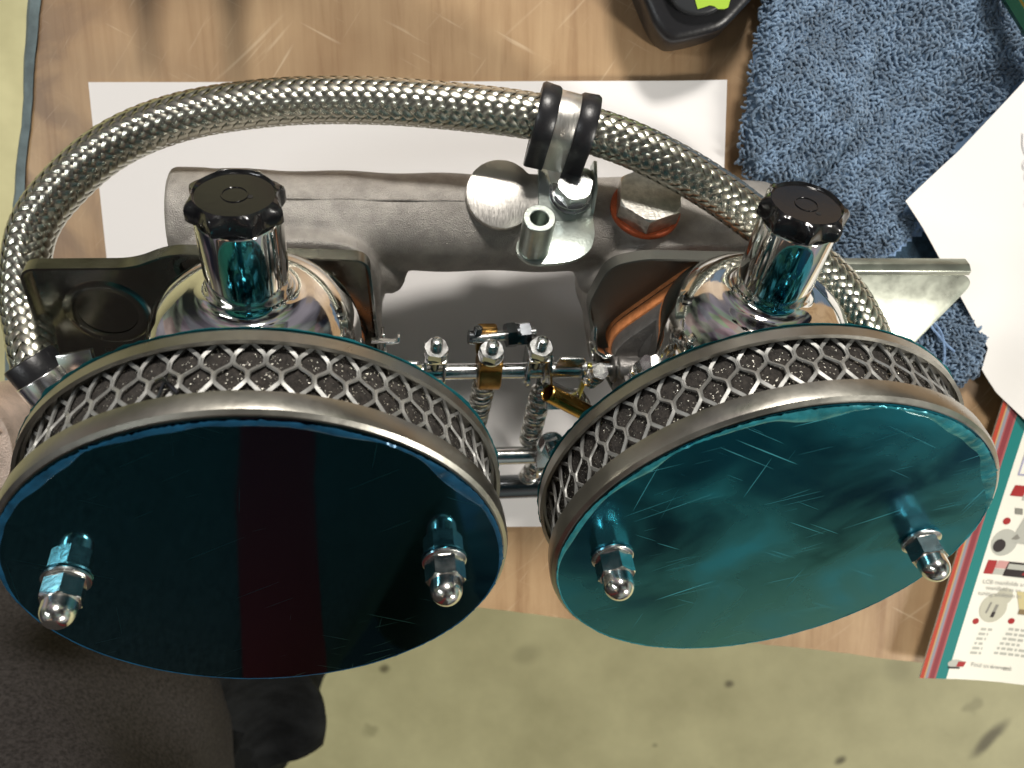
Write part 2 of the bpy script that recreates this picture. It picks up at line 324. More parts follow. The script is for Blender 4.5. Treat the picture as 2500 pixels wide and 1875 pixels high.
class MB:
    def __init__(s): s.v = []; s.f = []; s.m = []; s.uv = {}
    def add(s, vs, fs, mi=0):
        o = len(s.v); s.v += [tuple(p) for p in vs]
        s.f += [tuple(i + o for i in f) for f in fs]; s.m += [mi] * len(fs)
        return s
    def lathe(s, prof, org, axis, n=48, up=None, mi=0, rfun=None):
        x, y, z = basis(axis, up); o = Vector(org); vs = []; fs = []; idx = []
        for (r, h) in prof:
            if r < 1e-7:
                idx.append([len(vs)]); vs.append(o + z * h)
            else:
                row = []
                for k in range(n):
                    t = 2 * PI * k / n; rr = r * (rfun(t, r, h) if rfun else 1)
                    row.append(len(vs)); vs.append(o + z * h + x * (rr * math.cos(t)) + y * (rr * math.sin(t)))
                idx.append(row)
        for a, b in zip(idx[:-1], idx[1:]):
            for k in range(n):
                k2 = (k + 1) % n
                if len(a) == 1 and len(b) == 1: continue
                if len(a) == 1: fs.append((a[0], b[k], b[k2]))
                elif len(b) == 1: fs.append((a[k2], a[k], b[0]))
                else: fs.append((a[k], b[k], b[k2], a[k2]))
        return s.add(vs, [f[::-1] for f in fs], mi)
    def tube(s, pts, r, n=12, cap=True, mi=0, flat=None, up=None):
        pts = [Vector(p) for p in pts]; R = r if isinstance(r, (list, tuple)) else [r] * len(pts)
        fr = frames(pts, up); vs = []; fs = []
        for p, (t, a, b), rr in zip(pts, fr, R):
            for k in range(n):
                u = 2 * PI * k / n
                vs.append(p + a * (rr * math.cos(u) * (flat or 1)) + b * (rr * math.sin(u)))
        for i in range(len(pts) - 1):
            for k in range(n):
                k2 = (k + 1) % n
                fs.append((i * n + k, i * n + k2, (i + 1) * n + k2, (i + 1) * n + k))
        if cap:
            fs.append(tuple(range(n))[::-1]); m = (len(pts) - 1) * n; fs.append(tuple(m + k for k in range(n)))
        return s.add(vs, fs, mi)
    def prism(s, poly, org, xd, yd, h0, h1, mi=0):
        xd = Vector(xd).normalized(); yd = Vector(yd); yd = (yd - xd * yd.dot(xd)).normalized(); z = xd.cross(yd); o = Vector(org)
        n = len(poly)
        vs = [o + xd * p[0] + yd * p[1] + z * h0 for p in poly] + [o + xd * p[0] + yd * p[1] + z * h1 for p in poly]
        fs = [tuple(range(n))[::-1], tuple(range(n, 2 * n))] + [(k, (k + 1) % n, n + (k + 1) % n, n + k) for k in range(n)]
        return s.add(vs, fs, mi)
    def box(s, c, sx, sy, sz, xd=(1, 0, 0), yd=(0, 1, 0), mi=0):
        return s.prism([(-sx / 2, -sy / 2), (sx / 2, -sy / 2), (sx / 2, sy / 2), (-sx / 2, sy / 2)], c, xd, yd, -sz / 2, sz / 2, mi)
    def strip(s, pts, wdir, width, th, mi=0):
        """bent sheet-metal strip: path of points, constant width direction"""
        pts = [Vector(p) for p in pts]; wd = Vector(wdir).normalized(); vs = []; fs = []
        for i, p in enumerate(pts):
            a = pts[max(i - 1, 0)]; b = pts[min(i + 1, len(pts) - 1)]
            t = (b - a).normalized(); nn = t.cross(wd).normalized() * th / 2
            w2 = wd * (width[i] if isinstance(width, (list, tuple)) else width) / 2
            vs += [p - w2 - nn, p + w2 - nn, p + w2 + nn, p - w2 + nn]
        for i in range(len(pts) - 1):
            for k in range(4):
                fs.append((i * 4 + k, i * 4 + (k + 1) % 4, i * 4 + 4 + (k + 1) % 4, i * 4 + 4 + k))
        e = (len(pts) - 1) * 4
        fs += [(3, 2, 1, 0), (e, e + 1, e + 2, e + 3)]
        return s.add(vs, fs, mi)
    def build(s, name, mats, parent=None, bevel=0, segs=2, angle=35, smooth=True):
        me = bpy.data.meshes.new(name)
        me.from_pydata(s.v, [], s.f)
        for mt in (mats if isinstance(mats, (list, tuple)) else [mats]):
            me.materials.append(M[mt] if isinstance(mt, str) else mt)
        for p, mi in zip(me.polygons, s.m): p.material_index = mi
        bm = bmesh.new(); bm.from_mesh(me)
        bmesh.ops.recalc_face_normals(bm, faces=bm.faces[:])
        if bevel:
            ed = [e for e in bm.edges if len(e.link_faces) == 2 and e.calc_face_angle(0) > math.radians(28)]
            bmesh.ops.bevel(bm, geom=ed, offset=bevel, segments=segs, profile=0.5, affect='EDGES', clamp_overlap=True)
        bm.to_mesh(me); bm.free()
        if smooth:
            for p in me.polygons: p.use_smooth = True
            me.set_sharp_from_angle(angle=math.radians(angle))
        o = bpy.data.objects.new(name, me); COL.objects.link(o)
        if parent: o.parent = parent
        return o

def frames(pts, up=None):
    out = []; n = len(pts)
    t0 = (pts[1] - pts[0]).normalized()
    a = basis(t0, up)[0]
    prev = t0
    for i in range(n):
        t = (pts[min(i + 1, n - 1)] - pts[max(i - 1, 0)]).normalized()
        q = prev.rotation_difference(t); a = q @ a; a = (a - t * a.dot(t)).normalized()
        out.append((t, a, t.cross(a))); prev = t
    return out

def spline(ctrl, n):
    P = [Vector(c) for c in ctrl]; P = [P[0] * 2 - P[1]] + P + [P[-1] * 2 - P[-2]]; out = []
    for i in range(1, len(P) - 2):
        for k in range(n):
            t = k / n; p0, p1, p2, p3 = P[i - 1:i + 3]
            out.append(0.5 * ((2 * p1) + (p2 - p0) * t + (2 * p0 - 5 * p1 + 4 * p2 - p3) * t * t + (3 * p1 - p0 - 3 * p2 + p3) * t ** 3))
    out.append(P[-2]); return out

def resample(pts, step):
    out = [pts[0].copy()]; acc = 0.0
    for a, b in zip(pts[:-1], pts[1:]):
        d = (b - a).length; pos = step - acc
        while pos <= d:
            out.append(a.lerp(b, pos / d)); pos += step
        acc = d - (pos - step)
    return out

def rpoly(pts, r, n=5):
    """round the corners of a polygon"""
    out = []; m = len(pts)
    for i in range(m):
        p = Vector((*pts[i][:2], 0)); a = Vector((*pts[i - 1][:2], 0)); b = Vector((*pts[(i + 1) % m][:2], 0))
        rr = r if not isinstance(r, (list, tuple)) else r[i]
        d1 = min(rr, (a - p).length * 0.45); d2 = min(rr, (b - p).length * 0.45)
        s0 = p + (a - p).normalized() * d1; s1 = p + (b - p).normalized() * d2
        for k in range(n + 1):
            t = k / n; q = s0 * (1 - t) ** 2 + p * 2 * t * (1 - t) + s1 * t * t
            out.append((q.x, q.y))
    return out

def hexpts(af, rot=0.0):
    R = af / math.sqrt(3)
    return [(R * math.cos(rot + PI / 3 * k), R * math.sin(rot + PI / 3 * k)) for k in range(6)]

def add_hex(mb, org, axis, af, h, rot=0.0, up=None, ch=True, mi=0):
    """hexagon with chamfered corners, lathe with a hexagonal outline"""
    R = af / math.sqrt(3)
    x, y, z = basis(axis, up); up2 = x * math.cos(rot) + y * math.sin(rot)
    def rf(t, r, hh):
        a = t % (PI / 3) - PI / 6
        return min((af / 2) / math.cos(a), r) / r
    c = (R - af / 2) * 0.6
    prof = [(0, 0), (R - c, 0), (R, c * 0.6), (R, h - c * 0.6), (R - c, h), (af * 0.44, h), (0, h)]
    if not ch: prof = [(0, 0), (R, 0), (R, h), (0, h)]
    return mb.lathe(prof, org, axis, 36, up2, mi, rf)

def add_thread(mb, org, axis, r, h, n=None, mi=0):
    n = n or max(3, int(h / 0.0011)); pr = [(0, 0)]
    for k in range(n):
        z = h * k / n; pr += [(r * 0.78, z), (r, z + h / n * 0.45), (r, z + h / n * 0.6)]
    pr += [(r * 0.8, h), (r * 0.7, h * 1.03), (0, h * 1.03)]
    return mb.lathe(pr, org, axis, 16, None, mi)

def add_spring(mb, p0, p1, r0, wire, turns, taper=0.0, mi=0):
    p0, p1 = Vector(p0), Vector(p1); x, y, z = basis(p1 - p0); L = (p1 - p0).length; pts = []
    N = int(turns * 14)
    for i in range(N + 1):
        t = i / N; r = r0
        if taper: r = r0 * min(1.0, 0.35 + (t / taper)) if t < taper else r0
        a = 2 * PI * turns * t
        pts.append(p0 + z * (L * t) + x * (r * math.cos(a)) + y * (r * math.sin(a)))
    return mb.tube(pts, wire, 6, True, mi)

def tag(o, label=None, cat=None, group=None, kind=None):
    if label: o['label'] = label
    if cat: o['category'] = cat
    if group: o['group'] = group
    if kind: o['kind'] = kind
    return o

def empty(name, loc=(0, 0, 0)):
    o = bpy.data.objects.new(name, None); COL.objects.link(o); o.location = loc
    o.empty_display_size = 0.02
    return o

# ================================================================== SETTING
mb = MB(); mb.add([(-4, -4, 0), (4, -4, 0), (4, 4, 0), (-4, 4, 0)], [(0, 1, 2, 3)])
fl = mb.build('floor', 'floor', smooth=False); fl.location.z = -0.8; tag(fl, kind='structure')
# ---- workbench
bench = empty('workbench', (0.2, 0.2, -0.8))
tag(bench, 'plywood workbench top with worn edges, painted blue along its left edge', 'workbench')
def child_at(o, root):
    o.parent = root; o.matrix_parent_inverse = Matrix.Translation(-root.location); return o
BL = [(-0.221, -0.120), (0.90, -0.2645), (0.98, 0.62), (-0.076, 0.62)]
def edge_pts(a, b, n, amp, sd):
    out = []
    for k in range(n):
        t = k / n; x = a[0] + (b[0] - a[0]) * t; y = a[1] + (b[1] - a[1]) * t
        q = noise.noise((x * 22 + sd, y * 22, sd)) * amp + noise.noise((x * 130, y * 130, sd)) * amp * 0.35
        dx, dy = b[0] - a[0], b[1] - a[1]; l = math.hypot(dx, dy)
        out.append((x - dy / l * q, y + dx / l * q))
    return out
pl = edge_pts(BL[0], BL[1], 160, .0012, 1) + edge_pts(BL[1], BL[2], 4, 0, 2) + edge_pts(BL[2], BL[3], 4, 0, 3) + edge_pts(BL[3], BL[0], 120, .0022, 4)
mb = MB(); mb.prism(pl, (0, 0, 0), (1, 0, 0), (0, 1, 0), -0.018, 0.0)
child_at(mb.build('board', 'wood', None, smooth=False), bench)
# painted rounded-over edge on the left
mb = MB(); vs = []; fs = []
le = edge_pts(BL[3], BL[0], 120, .0022, 4)
for k, (x, y) in enumerate(le):
    wv = 0.0055 + 0.003 * noise.noise((y * 16, 3, 1)); wv *= 0.45 + 0.8 * min(1, max(0, (y + 0.12) / 0.2))
    vs += [(x + 0.0015, y, 0.0012), (x - wv * 0.5, y + .0004, 0.0004), (x - wv, y + 0.001, -0.004), (x - wv, y + 0.001, -0.017), (x + 0.0015, y, -0.0175)]
for k in range(len(le) - 1):
    for j in range(4): fs.append((k * 5 + j, k * 5 + j + 1, k * 5 + 6 + j, k * 5 + 5 + j))
mb.add(vs, fs); child_at(mb.build('edge_strip', 'blue_edge', None), bench)
for (x, y) in ((0.0, 0.12), (0.82, -0.12), (0.86, 0.5), (0.05, 0.5)):
    mb = MB(); mb.box((x, y, -0.409), 0.06, 0.06, 0.782); child_at(mb.build('leg', 'leg_wood', None, bevel=.003), bench)
mb = MB(); mb.box((0.43, -0.02, -0.055), 0.76, 0.03, 0.07); child_at(mb.build('apron_rail', 'leg_wood', None, bevel=.002), bench)

# ---- sheet of white paper under the assembly
def grid_sheet(name, c, m, nx=24, ny=18, th=0.00025, zf=lambda u, v: 0.0, base=0.0010):
    mbx = MB(); vs = []; fs = []
    for s_ in (1, 0):
        for j in range(ny + 1):
            for i in range(nx + 1):
                u, v = i / nx, j / ny
                p = [c[0][k] * (1 - u) * v + c[1][k] * u * v + c[2][k] * (1 - u) * (1 - v) + c[3][k] * u * (1 - v) for k in (0, 1)]
                vs.append((p[0], p[1], base + zf(u, v) + th * s_))
    n1 = (nx + 1) * (ny + 1)
    for j in range(ny):
        for i in range(nx):
            a = j * (nx + 1) + i; fs.append((a, a + 1, a + nx + 2, a + nx + 1)); fs.append((n1 + a, n1 + a + nx + 1, n1 + a + nx + 2, n1 + a + 1))
    ring = [i for i in range(nx + 1)] + [j * (nx + 1) + nx for j in range(1, ny + 1)] + [ny * (nx + 1) + i for i in range(nx - 1, -1, -1)] + [j * (nx + 1) for j in range(ny - 1, 0, -1)]
    for k in range(len(ring)):
        a, b2 = ring[k], ring[(k + 1) % len(ring)]; fs.append((a, n1 + a, n1 + b2, b2))
    mbx.add(vs, fs); return mbx.build(name, m, None, angle=50)
sh = grid_sheet('paper_sheet', [(-0.1475, 0.1087), (0.1461, 0.1054), (-0.1451, -0.1081), (0.1475, -0.1066)], 'paper', base=0.0030,
                zf=lambda u, v: 0.0006 * math.sin(u * 5) * math.sin(v * 4) + 0.0025 * max(0, u - 0.93) / 0.07 * v)
tag(sh, 'blank white sheet of paper lying flat under the carburettors', 'paper')

# ================================================================== CARBURETTOR ASSEMBLY
FX, FY, FZ = V(.98238477, -.01931889, -.18586809), V(.12656314, .80056709, .58572529), V(.13748431, -.59893165, .78890997)
ORG = V(.0575, -.06555, .1489)
asm = empty('carburettor_assembly')
tag(asm, 'twin chrome carburettors with blue-filmed round air filters on a cast manifold, braided hose looped behind', 'carburettors')
asm.matrix_world = Matrix(((FX.x, FY.x, FZ.x, ORG.x), (FX.y, FY.y, FZ.y, ORG.y), (FX.z, FY.z, FZ.z, ORG.z), (0, 0, 0, 1)))
HX = 0.0831
UP = V(0, .80, .60)          # direction of the machined faces on the manifold
YA = V(-.05, .95, .30).normalized()

# ---- intake manifold
mb = MB()
TY, TZ, TR = .0285, -.142, .0196
# balance tube
prof = [(0, -.110), (.0150, -.110), (.0150, -.1243), (.0188, -.1243), (.0200, -.1232), (.0200, -.112), (.0196, -.109)]
nseg = 40
prof += [(TR + .0004 * math.sin(k * .9), -.109 + (.109 + .118) * k / nseg) for k in range(1, nseg + 1)] + [(.017, .1205), (0, .1205)]
mb.lathe(prof, (0, TY, TZ), (1, 0, 0), 48)
# casting flash line along the tube
mb.tube([(-.108 + .0068 * k, TY + .0193 * math.cos(.62) + .0004 * math.sin(k), TZ + .0193 * math.sin(.62)) for k in range(16)], .0006, 6)
# runners: loft from the tube down to each carburettor flange
def loft(mbx, rings):
    n = len(rings[0]); vs = [p for r in rings for p in r]; fs = []
    for i in range(len(rings) - 1):
        for k in range(n): fs.append((i * n + k, i * n + (k + 1) % n, (i + 1) * n + (k + 1) % n, (i + 1) * n + k))
    fs.append(tuple(range(n))[::-1]); fs.append(tuple((len(rings) - 1) * n + k for k in range(n)))
    mbx.add(vs, fs)
def rring(c, a, b, z, e=3.0, n=40, ty=0.0):
    out = []
    for k in range(n):
        t = 2 * PI * k / n; cc, ss = math.cos(t), math.sin(t)
        x = math.copysign(abs(cc) ** (2 / e), cc) * a; y = math.copysign(abs(ss) ** (2 / e), ss) * b
        out.append(V(c[0] + x, c[1] + y, z + y * ty))
    return out
for sx in (-1, 1):
    cx = -.084 if sx < 0 else .082
    loft(mb, [rring((cx, .010), .038, .028, -.156, 2.6), rring((cx, .010), .040, .032, -.150, 2.6), rring((cx, .009), .0425, .034, -.143, 3.2), rring((cx, .006), .0395, .034, -.136, 3.6),
              rring((cx, .002), .0385, .036, -.128, 4), rring((cx, .0), .0385, .038, -.1165, 4)])
    # port bending down to the head flange
    zf = -.150 - (.030 if sx < 0 else -.004)
    loft(mb, [rring((cx, -.004), .036, .026, -.150), rring((cx, -.012), .032, .023, (-.150 + zf) / 2), rring((cx, -.016), .031, .022, zf)])
# flange standing on the sheet of paper
tl = V(-.18586809, .58572529, .78890997)
fw = V(1, 0, 0) - tl * tl.x
fc = V(0, -.03, 0); d0 = .1489 + tl.dot(fc); fc = fc - tl * (d0 - .0085)
for x0 in (-.084, .086):
    mb.prism(rpoly([(x0 - .036, -.028), (x0 + .036, -.028), (x0 + .036, .028), (x0 - .036, .028)], .02), fc, fw, tl.cross(fw), -.004, .004)
# bosses under the blanking flange and the hexagon plug
mb.lathe([(0, -.03), (.0150, -.03), (.0142, -.004), (.0138, 0), (0, 0)], (.0010, .0465, -.1345), UP, 40)
mb.lathe([(0, -.03), (.0120, -.03), (.0112, -.004), (.0108, 0), (0, 0)], (.0255, .0450, -.1345), UP, 32)
PLUG = V(.0590, .0440, -.1300)
mb.lathe([(0, -.03), (.0150, -.03), (.0146, -.010), (.0135, 0), (0, 0)], PLUG, YA, 40)
# ribs blending tube into the runners
for sx in (-1, 1):
    mb.tube(spline([(sx * .110, .030, -.130), (sx * .085, .027, -.1235), (sx * .055, .020, -.125), (sx * .040, .008, -.132)], 8), .0075, 12)
man = mb.build('intake_manifold', 'cast', asm, angle=40)
rm = man.modifiers.new('remesh', 'REMESH'); rm.mode = 'VOXEL'; rm.voxel_size = .0009; rm.use_smooth_shade = True
sm_ = man.modifiers.new('smooth', 'SMOOTH'); sm_.factor = 0.6; sm_.iterations = 10

mb = MB(); mb.tube([(-.100 + .0030 * k, TY + .0198 * math.cos(.50) + .00015 * math.sin(k), TZ + .0198 * math.sin(.50)) for k in range(32)], .00045, 6); mb.build('casting_seam', 'cast', man)
# blanking flange (two-lobed machined plate)
def dumbbell(r1, r2, L, nh, n=20):
    pts = []
    a1 = math.asin(nh / r1); a2 = math.asin(nh / r2)
    for k in range(n + 1):
        t = a1 + (2 * PI - 2 * a1) * k / n; pts.append((r1 * math.cos(t), r1 * math.sin(t)))
    for k in range(n + 1):
        t = -PI + a2 + (2 * PI - 2 * a2) * k / n; pts.append((L + r2 * math.cos(t), r2 * math.sin(t)))
    return pts
mb = MB(); mb.prism(rpoly(dumbbell(.0138, .0118, .0258, .0083), .0006, 2), V(.0008, .0465, -.1345) + UP * .0006, (1, 0, 0), V(0, .6, -.8), 0, .0034)
mb.build('blanking_flange', 'nickel', man, bevel=.0004)
# hexagon plug and its fibre washer
mb = MB(); mb.lathe([(.006, 0), (.0137, 0), (.0141, .0006), (.0141, .0020), (.0137, .0026), (.006, .0026)], PLUG + YA * .0002, YA, 48)
mb.build('fibre_washer', 'fibre', man)
mb = MB(); add_hex(mb, PLUG + YA * .0028, YA, .0236, .0085, .35, up=(1, 0, 0)); mb.build('hexagon_plug', 'plug', man)

# ---- mounting bracket with bolt, washers and spacer
mb = MB()
B0 = V(.0265, .0462, -.1340) + UP * .0042
bx, by = V(1, 0, 0), V(0, .6, -.8)
up_pl = rpoly([(-.0115, -.0105), (.0098, -.0105), (.0102, .0110), (-.0112, .0112)], [.0002, .0002, .003, .001], 4)
mb.prism(up_pl, B0, bx, by, 0, .0016)
low_n = YA
lx = V(1, 0, 0) - low_n * low_n.x; lx.normalize(); ly = low_n.cross(lx)     # ly points "up" in picture
hinge = B0 + by * -.0104
low_pl = rpoly([(-.0113, .0006), (.0098, .0006), (.0097, -.0075), (.0068, -.0150), (-.0005, -.0195), (-.0165, -.0205), (-.0222, -.0150), (-.0205, -.0080), (-.0130, -.0045)],
               [.0003, .0003, .004, .005, .006, .005, .005, .004, .003], 5)
mb.prism(low_pl, hinge, lx, ly, 0, .0016)
brk = mb.build('mounting_bracket', 'bracket', asm, bevel=.0004)
mb = MB(); mb.strip([B0 + bx * .0092 + by * -.008 + UP * .001, B0 + bx * .0103 + by * .001 + UP * .0035, B0 + bx * .0103 + by * .012 + UP * .004], UP, [.003, .006, .006], .0014)
mb.build('side_lip', 'bracket', brk, bevel=.0003)
BOLT = B0 + bx * .0012 + by * .0005 + UP * .0018
bax = (UP + V(-.02, .18, -.05)).normalized()
mb = MB(); mb.lathe([(.0042, 0), (.0088, 0), (.0088, .0011), (.0042, .0011)], BOLT, UP, 40); mb.lathe([(.0042, .0012), (.0080, .0012), (.0080, .0024), (.0042, .0024)], BOLT, bax, 40)
mb.build('spring_washer', 'zinc', brk, bevel=.0002)
mb = MB(); add_hex(mb, BOLT + UP * .0022, bax, .0126, .0066, .2, up=(1, 0, 0)); mb.lathe([(0, .0064), (.0058, .0064), (.0058, .0068), (0, .0068)], BOLT + UP * .0022, bax, 32)
mb.lathe([(0, -.004), (.004, -.004), (.004, .003), (0, .003)], BOLT, UP, 20)
bolt = mb.build('clamp_bolt', 'zinc', brk)
SP = hinge + lx * -.0148 + ly * -.0130 + low_n * .0016
mb = MB(); mb.lathe([(.0033, .002), (.0033, .0186), (.0036, .0190), (.0056, .0190), (.0059, .0187), (.0059, .0004), (.0055, 0), (.0033, 0)], SP, low_n, 40)
mb.build('spacer_tube', 'bracket', brk)

# ---- braided hose
hose_ctrl = [(-0.1600, -0.0100, -0.0800), (-0.1683, 0.0013, -0.0874), (-0.1739, 0.0075, -0.1034), (-0.1763, 0.0138, -0.1138), (-0.1726, 0.0307, -0.1305), (-0.16, 0.0445, -0.1403), (-0.1408, 0.0576, -0.1481), (-0.1155, 0.0673, -0.1519), (-0.082, 0.0742, -0.1516), (-0.0486, 0.0776, -0.1488), (-0.015, 0.0787, -0.1442), (0.0139, 0.0781, -0.1395), (0.0416, 0.0744, -0.1328), (0.063, 0.0685, -0.1259), (0.0822, 0.0603, -0.1203), (0.1001, 0.051, -0.1143), (0.1179, 0.042, -0.1085), (0.1347, 0.0318, -0.1008), (0.1462, 0.0208, -0.0937), (0.1559, 0.0073, -0.0877), (0.158, -0.012, -0.085)]
HS = .0005
hp = resample(spline(hose_ctrl, 40), HS)
HR = .0077
mb = MB(); mb.tube(hp[::8], HR - .0003, 20)
hose = mb.build('braided_hose', 'hose_core', asm)
fr_h = frames(hp); NS = 12
kk = math.tan(math.radians(43)) / HR          # radians of twist per metre of hose
for sgn in (1, -1):
    for i in range(NS):
        vs = []; fs = []; wdt = 2 * PI * HR / NS * math.cos(math.radians(43)) * 0.985
        for n_, (p, (t, a, b)) in enumerate(zip(hp, fr_h)):
            s = n_ * HS
            ang = 2 * PI * i / NS + sgn * kk * s
            other = (ang + sgn * kk * s) / (2 * PI / NS)
            q = i + other
            hgt = sgn * .00042 * max(-1, min(1, 1.35 * math.sin(2 * PI * (q + .5) / 4)))
            rad = a * math.cos(ang) + b * math.sin(ang)
            tan_ = (b * math.cos(ang) - a * math.sin(ang))
            dirv = (t * math.cos(math.radians(43)) + tan_ * (sgn * math.sin(math.radians(43))))
            sd = dirv.cross(rad).normalized()
            for c, dr in ((-.5, -.00017), (-.24, .00003), (.24, .00003), (.5, -.00017)):
                off = sd * (wdt * c)
                pt = p + rad * (HR + .0004) + off
                # keep it on the cylinder
                rel = pt - p; ax = t * rel.dot(t); rr = (rel - ax).normalized()
                vs.append(p + ax + rr * (HR + .0004 + hgt + dr))
        for k in range(len(hp) - 1):
            for c in range(3): fs.append((k * 4 + c, k * 4 + c + 1, k * 4 + 5 + c, k * 4 + 4 + c))
        m2 = MB().add(vs, fs); o = m2.build('braid_strand', 'braid', hose, angle=70)
        uvl = o.data.uv_layers.new(name='UVMap')
        ul = uvl.data
        for pl_ in o.data.polygons:
            for li in pl_.loop_indices:
                vi = o.data.loops[li].vertex_index
                ul[li].uv = ((vi // 4) * .02, (vi % 4) / 3.0)

# rubber-lined clip on the hose
def clip_at(idx, rr, wide, rub_w, name_mat_top, tail_to):
    p = hp[idx]; t, a, b = fr_h[idx]
    return p, t
ci = min(range(len(hp)), key=lambda k: abs(hp[k].x - .0225))
cp, ct = hp[ci], fr_h[ci][0]
tail = (BOLT - cp); tail -= ct * tail.dot(ct); tl_d = tail.length; tdir = tail.normalized(); side = ct.cross(tdir)
def clip_path(r, n=40, gap=.75, ext=.009):
    """open ring round the hose, both ends running out along tdir to the bolt"""
    pts = [cp + tdir * (r * math.cos(gap) + ext) + side * (.0016)]
    for k in range(n + 1):
        th = gap + (2 * PI - 2 * gap) * k / n
        pts.append(cp + tdir * (r * math.cos(th)) + side * (r * math.sin(th)))
    pts.append(cp + tdir * (r * math.cos(gap) + ext) - side * (.0016)); return pts
mb = MB(); mb.strip(clip_path(.0109, ext=.010), ct, .0080, .0009)
mb.strip([BOLT + UP * .0006 + tdir * .004 - ct * 0, cp + tdir * .013 + side * .001, cp + tdir * .0105 + side * .0022], ct, [.011, .010, .0062], .0012)
clip = mb.build('hose_clip', 'nickel', asm, bevel=.0002)
for sg in (-1, 1):
    mb = MB(); path = clip_path(.0109, ext=.0105)
    vs = []; pr = [(-.0034, -.0010), (.0032, -.0022), (.0040, -.0010), (.0038, .0012), (.0028, .0018), (-.0026, .0014), (-.0034, .0008)]; fs = []
    for i, p in enumerate(path):
        q = p - cp; out = (q - ct * q.dot(ct)).normalized()
        if i in (0, len(path) - 1): out = side * (1 if i == 0 else -1)
        for (u, v2) in pr: vs.append(p + ct * (sg * .0072 + u * sg) + out * v2)
    n = len(pr)
    for i in range(len(path) - 1):
        for k in range(n): fs.append((i * n + k, i * n + (k + 1) % n, (i + 1) * n + (k + 1) % n, (i + 1) * n + k))
    fs += [tuple(range(n)), tuple((len(path) - 1) * n + k for k in range(n))]
    mb.add(vs, fs); mb.build('rubber_lining', 'rubber', clip, angle=50)
od = V(-.048, .2356, .1415) - cp; od -= ct * od.dot(ct); od.normalize(); od = (od + tdir * .25).normalized(); yv = od.cross(ct)
pq = cp + od * .0115 + yv * -.002 - ct * .0016
CLIP_TXT = (Matrix(((ct.x, yv.x, od.x, pq.x), (ct.y, yv.y, od.y, pq.y), (ct.z, yv.z, od.z, pq.z), (0, 0, 0, 1))), clip)
# end ferrule of the hose (left)
i0 = 20; e0 = hp[i0 + 8]; et = -fr_h[i0][0]
mb = MB(); mb.lathe([(.0076, -.0075), (.0090, -.0073), (.0094, -.0067), (.0094, .0005), (.0076, .0005)], e0, et, 36)
mb.build('rubber_collar', 'rubber', hose)
mb = MB(); mb.lathe([(.0080, 0), (.0098, 0), (.0100, .0005), (.0100, .0105), (.0097, .011), (.0080, .011)], e0, et, 40)
ex, ey, ez = basis(et, (0, 1, 0))
lug = e0 + et * .0045 + (V(1, 0, 0) - et * et.x).normalized() * .013 + V(0, .0025, .001)
mb.box(lug, .012, .009, .0035, (1, .15, -.1), et)
mb.build('hose_ferrule', 'white_steel', hose, bevel=.0004)

# ---- heat shields (pressed trays behind each carburettor)
def tray(outline, z0, z1, th=.0012, r=.006):
    ar = sum(outline[k - 1][0] * outline[k][1] - outline[k][0] * outline[k - 1][1] for k in range(len(outline)))
    if ar < 0: outline = outline[::-1]
    m = MB(); P = rpoly(outline, r, 6); n = len(P)
    cxx = sum(p[0] for p in P) / n; cyy = sum(p[1] for p in P) / n
    def inset(d):
        out = []
        for k in range(n):
            a, b2, c = P[k - 1], P[k], P[(k + 1) % n]
            tx, ty = c[0] - a[0], c[1] - a[1]; l = math.hypot(tx, ty) or 1
            out.append((b2[0] - ty / l * d, b2[1] + tx / l * d))
        return out
    rings = [(P, z1), (P, z0), ]
    In = inset(th); In2 = inset(th + .004)
    Rg = [[(x, y, z1) for x, y in In], [(x, y, z0 + .004) for x, y in In], [(x, y, z0 + th + .0008) for x, y in inset(th + .0012)], [(x, y, z0 + th) for x, y in In2]]
    Ro = [[(x, y, z1) for x, y in P], [(x, y, z0 + .002) for x, y in P], [(x, y, z0) for x, y in inset(.002)]]
    vs = []; fs = []
    seq = Ro[::-1] + Rg
    for rg in seq: vs += rg
    for i in range(len(seq) - 1):
        for k in range(n): fs.append((i * n + k, i * n + (k + 1) % n, (i + 1) * n + (k + 1) % n, (i + 1) * n + k))
    fs.append(tuple(range(n))[::-1]); e = (len(seq) - 1) * n; fs.append(tuple(e + k for k in range(n)))
    m.add(vs, fs); return m
mL = tray([(-.046, -.012), (-.0500, .0425), (-.118, .0448), (-.1310, .0386), (-.168, .0380), (-.172, -.040), (-.060, -.040)], -.1075, -.1000, .0009)
# pressed ring on the left tray
mL.lathe([(.0155, -.0003), (.0140, .0003), (.0120, .0004), (.0105, .0001)], (-.146, .012, -.1064), (0, 0, 1), 40)
mL.lathe([(.0075, -.0005), (.0066, .0016), (.0048, .0016), (.004, 0)], (-.112, .034, -.1064), (0, 0, 1), 30)
shl = mL.build('heat_shield', 'shield_dark_reflection', asm, angle=30)
mR = tray([(.044, -.012), (.0340, .020), (.0390, .0402), (.0520, .0440), (.105, .0430), (.118, .0360), (.124, .0100), (.1100, -.030), (.060, -.040)], -.1075, -.1000, .0009)
shr = mR.build('heat_shield', 'shield_dull_shaded', asm, angle=30)
